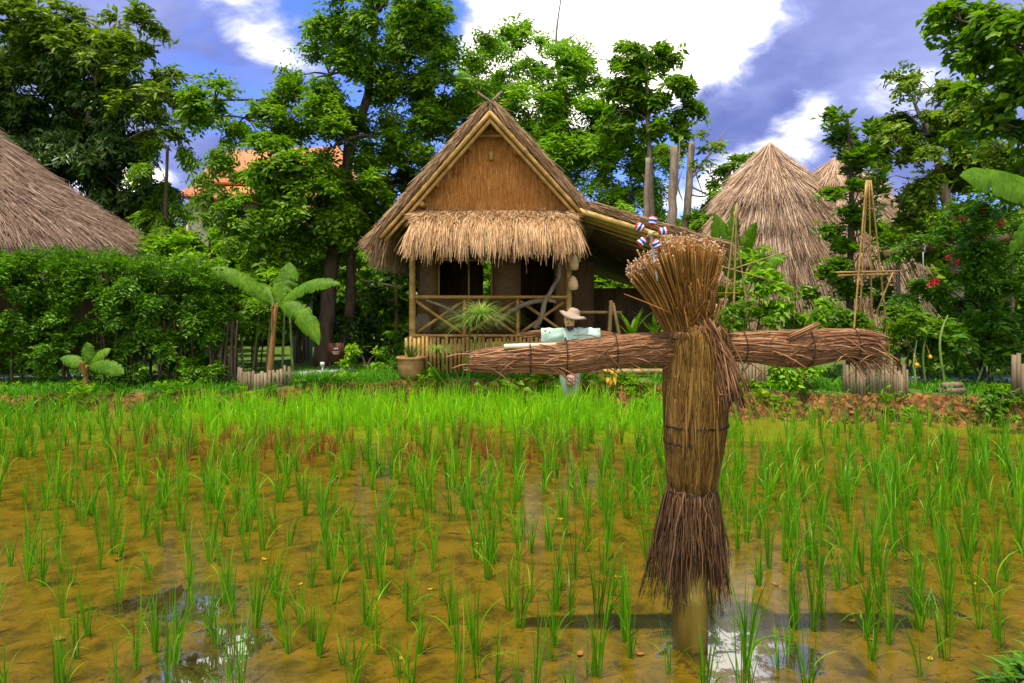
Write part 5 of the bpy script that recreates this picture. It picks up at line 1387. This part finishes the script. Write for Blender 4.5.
# ------------------------------------------------------------------ bamboo tripods, log beam, fences, small things
Y = 12.3
root = thing('bamboo_tripod', gpt(868, Y), 'tall tripod of thin yellow bamboo poles in the right garden', 'plant support')
apex = at(868, 190, Y)
for p, ov in (((849, 345), -4), ((873, 350), 2), ((893, 345), 6), ((856, 352), -2)):
    e = gpt(p[0], Y + U(-.35, .35)); pole('pole', root, (e, apex + (apex - e) * .05 + [ov * .012, 0, 0], .018))
pole('crossbar', root, (at(836, 272.5, Y - .1), at(902, 271, Y - .1), .018), (at(838, 275.5, Y - .06), at(898, 274, Y + .1), .016)); pole('brace', root, (at(876, 314, Y), at(893, 272, Y), .016))
Y = 13.3
root = thing('bamboo_tripod', gpt(735, Y), 'thin bamboo frame beside the upright banana leaves', 'plant support')
for a, c_, r in (((722, 330), (736, 205), .018), ((733, 330), (737, 203), .022), ((750, 330), (734, 212), .016)): pole('pole', root, (at(*a, Y), at(*c_, Y), r), mat='bamboo_old')
pole('crossbar', root, (at(706, 262, Y), at(776, 282, Y), .016), mat='bamboo_old'); pole('crossbar', root, (at(730, 270, Y), at(790, 250, Y), .014), mat='bamboo_old')
for a in ((722, 330), (750, 330)): pole('foot', root, (gpt(a[0], Y), at(*a, Y), .018), mat='bamboo_old')

Y = 14.0
root = thing('log_beam', gpt(940, Y), 'thick horizontal log beam carried on posts behind the tripod', 'beam')
b = MB(); bark_path(b, [at(884, 256, Y), at(915, 249, Y), at(950, 242, Y), at(990, 240, Y), at(1030, 238, Y)], [.11, .12, .13, .12, .12], 12, 4, .01); part(b, 'log', M['wood_dark'], root, True)
for px, py in ((898, 252), (1012, 239)): pole('post', root, (gpt(px, Y + .2), at(px, py - 4, Y + .2), .05), mat='wood_grey')
for px, py in ((921, 248), (973, 241)):
    b = MB(); ring_tie(b, at(px, py, Y), (1, 0, .15), .135, .012, 2); b.add(*tube([at(px + 2, py + 4, Y - .12), at(px + 3, py + 38, Y - .1)], .010, 5)); part(b, 'strap', M['concrete'], root, True)

def stakes(name, px0, px1, Y, n, h, label, ring=.0, mat='wood_grey', r=.04):
    x0 = (px0 - HX) / FPX * Y; x1 = (px1 - HX) / FPX * Y
    root = thing(name, (x0 * .5 + x1 * .5, Y, gz((x0 + x1) / 2, Y)), label, 'stake edging', 'short wooden stake edgings round the beds')
    for k in range(n):
        u = (k + .5) / n
        x = x0 + (x1 - x0) * u; y = Y - ring * math.sin(u * math.pi) + U(-.015, .015); z = gz(x, y)
        b = MB(); rr = min(r, abs(x1 - x0) / n * .52) * U(.8, 1.08)
        b.add(*tube([P3(x, y, z - .1), P3(x + U(-.015, .015), y + U(-.015, .015), z + h * U(.82, 1.12))], [rr, rr * .92], 8)); part(b, 'stake', M[mat], root)
    return root
stakes('stake_edging', 238, 292, 13.05, 17, .36, 'ring of short grey stakes round the banana plant', .35)
stakes('stake_edging', 843, 908, 11.35, 22, .52, 'row of grey stakes under the bamboo tripod', .1, r=.05)
stakes('stake_edging', 722, 768, 11.95, 14, .48, 'row of dark stakes just right of the scarecrow body', .05)
stakes('stake_edging', 1012, 1030, 10.9, 4, .62, 'stakes at the right edge of the bank', .0)

root = thing('bamboo_bench', gpt(610, 13.35), 'low bamboo log bench along the bank behind the scarecrow arm', 'bench')
pole('seat', root, (at(532, 372, 13.35), at(690, 371, 13.35), .06), (at(532, 374, 13.48), at(690, 372, 13.48), .05), mat='bamboo_old')
for px in (545, 612, 678): pole('leg', root, (gpt(px, 13.42), P3(at(px, 0, 13.42)[0], 13.42, .52), .05), mat='bamboo_old')

for k, (px, py, l) in enumerate(((950, 391, 20), (957, 391.5, 16), (953, 385.5, 18))):
    Y = 11.3 - .18 * (k == 1); c = at(px, py, Y)
    b = MB(); b.add(*tube([c + [-l * .0095, 0, 0], c + [l * .0095, .05, 0]], .052, 10)); single(b, 'log', M['wood_grey'], ('grey log lying at the back of the small log stack', 'grey log lying at the front of the small log stack', 'grey log topmost of the small log stack')[k], 'log', 'small stack of logs beside the right path')

sg = thing('garden_sign', gpt(336, 15.2), 'small dark red wooden sign by the big tree trunk', 'sign')
c = at(336, 352, 15.2)
b = MB(); b.add(*box(c, (.36, .03, .40))); brd = part(b, 'board', plain('dark_red_board', (.055, .014, .008), .6), sg)
b = MB()
for dx, dz, w, h in ((-.03, .07, .022, .035), (.0, .075, .02, .045), (.035, .07, .022, .035), (0, .0, .16, .012), (0, -.04, .12, .010)): b.add(*box(c + [dx, -.018, dz], (w, .006, h)))
part(b, 'marks', plain('faded_white_paint', (.6, .52, .45)), brd)
pole('leg', sg, (gpt(330, 15.22), P3(at(330, 0, 15.22)[0], 15.23, c[2] + .15), .02), mat='wood_dark'); pole('leg', sg, (gpt(342, 15.22), P3(at(342, 0, 15.22)[0], 15.23, c[2] + .15), .02), mat='wood_dark')
b = MB(); c = gpt(322.5, 14.8); b.add(*tube([c, c + [0, 0, .25]], .016, 6)); b.add(*box(c + [0, -.01, .29], (.09, .02, .10))); single(b, 'plant_label', plain('pale_label', (.55, .6, .55)), 'tiny pale plant label stuck in the turf by the trunk', 'plant label')

root = thing('bamboo_railing', gpt(345, 19.2), 'bamboo railing on grey posts seen behind the big trunk', 'railing')
for px, h in ((297, 258), (308, 252)): 
    b = MB(); b.add(*tube([gpt(px, 19.2), at(px, h - 6, 19.2)], .13, 12)); part(b, 'post', M['concrete'], root, True)
pole('rail', root, (at(288, 268, 19.2), at(372, 271, 19.2), .04), mat='bamboo_pale'); pole('rail', root, (at(342, 277, 18.9), at(402, 287, 18.9), .035), mat='bamboo_pale'); pole('rail', root, (at(288, 281, 19.25), at(398, 303, 19.0), .03), mat='bamboo_old')
pole('post', root, (gpt(396, 19), at(396, 280, 19), .05), mat='bamboo_old')

# orange fruits and pale stalks in the right garden
for k, (px, py) in enumerate(((930, 357), (917, 365))):
    Y = 11.9; c = at(px, py, Y); b = MB(); b.add(*lathe([(.002, -.04), (.028, -.026), (.04, 0), (.028, .026), (.004, .04)], 14, c)); b.add(*tube([c + [0, 0, .03], c + [.01, .12, .2]], .006, 5))
    single(b, 'tomato', plain('orange_fruit', (.75, .33, .02), .35), ('higher orange fruit hanging in the right garden', 'lower orange fruit hanging in the right garden')[k], 'fruit', 'orange fruits in the right garden', True)
for k, pts in enumerate((((946, 378), (940, 350), (942, 330), (948, 315)), ((917, 385), (914, 362), (917, 340)), ((975, 380), (985, 362), (992, 352)), ((926, 380), (923, 355), (928, 330)), ((990, 378), (1000, 355), (1012, 335)))):
    Y = 11.9 + .1 * k; b = MB(); P_ = [gpt(pts[0][0], Y)] + [at(*p, Y) for p in pts[1:]]
    b.add(*tube(P_, [.02] * (len(P_) - 1) + [.008], 6, 4)); single(b, 'bare_stalk', M['papyrus'], 'bare pale plant stalk standing in the right garden', 'stalk', 'bare pale stalks in the right garden', True)

# ------------------------------------------------------------------ rice
def clump_mesh(n, h, spread, seed_w=.0095, red=False):
    ph = U(0, 2 * np.pi, n); r0 = U(0, .028, n)
    p0 = np.stack([np.cos(ph) * r0, np.sin(ph) * r0, np.full(n, -.02)], 1)
    sp = np.abs(rng.normal(size=n)) * spread
    ph2 = ph + rng.normal(size=n) * .6
    d = np.stack([np.cos(ph2) * sp, np.sin(ph2) * sp, np.ones(n)], 1)
    L = h * U(.5, 1.05, n); cu = np.where(U(0, 1, n) < .22, U(.3, .9, n), U(.0, .22, n))
    az = U(0, np.pi, n); side = norm(np.stack([np.cos(az), np.sin(az), 0 * az], 1))
    return blades(p0, d, L, seed_w * U(.7, 1.3, n), cu, 6, side=side)
variants = [MB().add(*clump_mesh(int(U(8, 18)), U(.42, .72), U(.04, .10), .0094)) for _ in range(26)]
red_var = [MB().add(*clump_mesh(int(U(8, 14)), U(.30, .42), U(.10, .2), .008)) for _ in range(5)]

pts = []
yv = 3.35
while yv < 13.2:
    for xv in np.arange(-12, 12, .235):
        x = xv + rng.normal() * .075 + .10 * math.sin(yv * 2.0); y = yv + rng.normal() * .075 + .08 * math.sin(xv * 1.3)
        if abs(x) > .79 * y + .6: continue
        if y > float(edge_far(x)) - .12 or y < float(edge_near(x)) + .25: continue
        px = HX + x / y * FPX; py = HY + EYE / y * FPX
        p = .72
        if py > 520: p = .62
        if px < 420 and 470 < py < 560: p = .5
        if px < 330 and py > 560: p = .55
        if px > 760 and 455 < py: p = .80
        if 60 < px < 640 and 432 < py < 475: p = .32
        if px > 715 and py < 455: p = .26
        if 200 < px < 715 and py < 432: p = 1.0
        if px < 200 and py < 435: p = .85
        p *= 1.18 if px > 380 else 1.0
        p *= 1 + .45 * float(nz(np.array(x), np.array(y), .8))
        if (x - SX) ** 2 + (y - SY) ** 2 < .035: continue
        if U(0, 1) < p: pts.append((x, y, px, py))
    yv += .21
pts.sort(key=lambda p: p[1])
vis = [p for p in pts if -25 < p[2] < 1049 and p[3] < 720]
near, far = vis[:300], vis[300:]
grp = 'rice seedlings standing in the flooded paddy'
meshes = [v.build('rice_seedling', M['rice']) for v in variants]
used = set()
for (x, y, px, py) in near:
    k = int(rng.integers(len(meshes)))
    o = meshes[k] if k not in used else meshes[k].copy()
    if k in used: COL.objects.link(o)
    used.add(k)
    s_ = U(.68, 1.12) * (1.0 if px > 420 else .92)
    o.location = (x, y, 0); o.rotation_euler = (rng.normal() * .06, rng.normal() * .06, U(0, 6.28)); o.scale = (s_, s_, s_ * U(.8, 1.15))
    tag(o, 'slim green rice seedling standing in the muddy near water', 'rice seedling', grp)
for k, o in enumerate(meshes):
    if k not in used: bpy.data.objects.remove(o)

def scatter(variants, P, smin, smax, thin=1.0):
    mb = MB()
    for (x, y, *_r) in P:
        v = variants[int(rng.integers(len(variants)))]
        a = U(0, 6.28); s_ = U(smin, smax); ca, sa = math.cos(a), math.sin(a)
        V = v.v[0] @ np.array([[ca, sa, 0], [-sa, ca, 0], [0, 0, 1]]) * [s_ * thin, s_ * thin, s_ * U(.85, 1.15)] + [x, y, 0]
        mb.add(V, v.f[0])
    return mb
back = [p for p in far if p[3] < 440 and 180 < p[2] < 730]
rest = [p for p in far if not (p[3] < 440 and 180 < p[2] < 730)]
# wider blades: distant blades stay readable, and the plants there are older and fuller
fvar = [MB().add(*clump_mesh(int(U(9, 16)), U(.46, .62), U(.08, .14), .013)) for _ in range(10)]
tag(scatter(fvar, rest, .75, 1.1).build('rice', M['rice']), 'green rice covering the middle and sides of the paddy', None, kind='stuff')
tag(scatter(fvar, back + [(p[0] + .11, p[1] + .1) for p in back[::2]], .8, 1.1).build('rice', M['rice_far']), 'dense bright yellow green rice along the far bank', None, kind='stuff')

# reddish weeds
rp = []
for k in range(400):
    if k < 230: px, py = U(110, 620), 452 + rng.normal() * 11
    else: px, py = U(725, 1024), 442 + rng.normal() * 9
    if py < 428 or py > 480: continue
    y = EYE * FPX / (py - HY); x = (px - HX) / FPX * y
    if y > edge_far(x) - .1: continue
    if nz(np.array(x), np.array(y), .9) < -.25: continue
    rp.append((x, y))
rmesh = [v.build('red_weed', M['weed_red']) for v in red_var]; used = set()
for (x, y) in rp[:150]:
    k = int(rng.integers(len(rmesh))); o = rmesh[k] if k not in used else rmesh[k].copy()
    if k in used: COL.objects.link(o)
    used.add(k); s_ = U(.8, 1.2); o.location = (x, y, 0); o.rotation_euler = (0, 0, U(0, 6.28)); o.scale = (s_ * .8, s_ * .8, s_)
    tag(o, 'reddish brown weed tuft standing among the rice', 'weed', 'reddish weed tufts among the rice')
# fallen leaves on the water
fl_m = []
for k in range(4):
    n = 1; L = .085; b = MB(); t = np.linspace(-1, 1, 7); w = .022 * (1 - t ** 2) ** .6 + .0005
    top = np.stack([t * L / 2, w, .006 + .01 * t ** 2 + 0 * t], 1); bot = np.stack([t * L / 2, -w, .006 + .012 * t ** 2], 1); mid = np.stack([t * L / 2, 0 * t, .004 + .008 * t ** 2], 1)
    V = np.concatenate([bot, mid, top]); a = np.arange(6); b.add(V, np.concatenate([np.stack([a, a + 1, a + 8, a + 7], 1), np.stack([a + 7, a + 8, a + 15, a + 14], 1)]))
    fl_m.append(b.build('fallen_leaf', M['yellow_leaf'] if k < 2 else M['straw_head'], smooth=True))
spots = [(618, 578), (852, 622), (905, 560), (520, 625), (265, 560), (430, 590), (455, 645), (118, 560), (690, 575), (870, 640), (975, 585), (345, 535), (560, 520), (880, 505), (60, 640), (300, 585), (775, 585), (640, 655), (150, 520), (480, 545), (930, 660), (580, 655), (400, 660)]
for k, (px, py) in enumerate(spots):
    o = fl_m[k] if k < 4 else fl_m[int(rng.integers(4))].copy()
    if k >= 4: COL.objects.link(o)
    y = EYE * FPX / (py - HY); o.location = ((px - HX) / FPX * y, y, .004); o.rotation_euler = (0, 0, U(0, 6.28)); s_ = U(.45, .95); o.scale = (s_, s_, s_)
    tag(o, 'small fallen leaf floating flat on the muddy water', 'leaf', 'fallen leaves floating on the paddy water')

# ------------------------------------------------------------------ turf on the banks
n = 42000
x = U(-11.5, 10.5, n); y = edge_far(x) + U(0, 1, n) ** 1.5 * 3.2 + .12
keep = (nz(x, y, 1.1) > -.45) & ~((x > 3) & (y < edge_far(x) + .75) & (U(0, 1, n) < .6))
keep &= ~((x > -2.3) & (x < 4) & (y > 13.9))
x, y = x[keep], y[keep]; n = len(x)
P0 = np.stack([x, y, ground_z(x, y) - .01], 1)
b = MB(); b.add(*blades(P0, np.stack([U(-.6, .6, n), U(-.6, .4, n), np.ones(n)], 1), U(.06, .26, n), U(.010, .022, n), U(.2, .9, n), 3))
tag(b.build('grass', M['grass']), 'short grass and weeds on the far bank', None, kind='stuff')
# broad-leaved weeds on the far bank
b = MB(); n = 2600; x = U(-11.5, 10.5, n); y = edge_far(x) + U(.05, 1.2, n)
k_ = nz(x, y, 2.2) > .25; x, y = x[k_], y[k_]; n = len(x)
org = np.stack([x, y, ground_z(x, y)], 1); b.add(*twigs(org, jit(np.tile([[0, -.2, 1.0]], (n, 1)), .5), .20, 7, .085, .045, .3))
tag(b.build('weeds', M['leaf_light']), 'low broad leaved weeds scattered along the far bank', None, kind='stuff')
# near corner, bottom right
n = 1500; x = U(2.1, 4.6, n); y = edge_near(x) - U(-.12, .9, n)
b = MB(); P0 = np.stack([x, y, np.maximum(ground_z(x, y), 0)], 1)
ph = U(0, 6.28, n * 7); sp = U(.4, 1.6, n * 7); P7 = np.repeat(P0, 7, 0)
b.add(*blades(P7, np.stack([np.cos(ph) * sp, np.sin(ph) * sp, np.ones(n * 7)], 1), U(.05, .13, n * 7), U(.016, .028, n * 7), U(.2, .9, n * 7), 4))
tag(b.build('grass', M['leaf_hedge']), 'dark tufted grass on the near bank corner', None, kind='stuff')
# clods of red soil on the bank face
b = MB(); n = 330
x = np.where(U(0, 1, n) < .6, U(2.4, 9.5, n), U(-9.5, 2, n)); y = edge_far(x) + U(-.05, .5, n)
for xx, yy in zip(x, y):
    r = .012 + .055 * U(0, 1) ** 3; V, F = lathe([(r * .3, -r * .6), (r, -r * .2), (r * .9, r * .3), (r * .3, r * .6)], 7, (xx, yy, max(gz(xx, yy), 0) + r * .1), .25); b.add(V, F)
tag(b.build('rubble', rough_mat('red_soil_clod', (.05, .026, .014), (.26, .11, .035), 9, .95, third=(.16, .11, .05)), smooth=True), 'loose clods of red soil along the bank', None, kind='stuff')
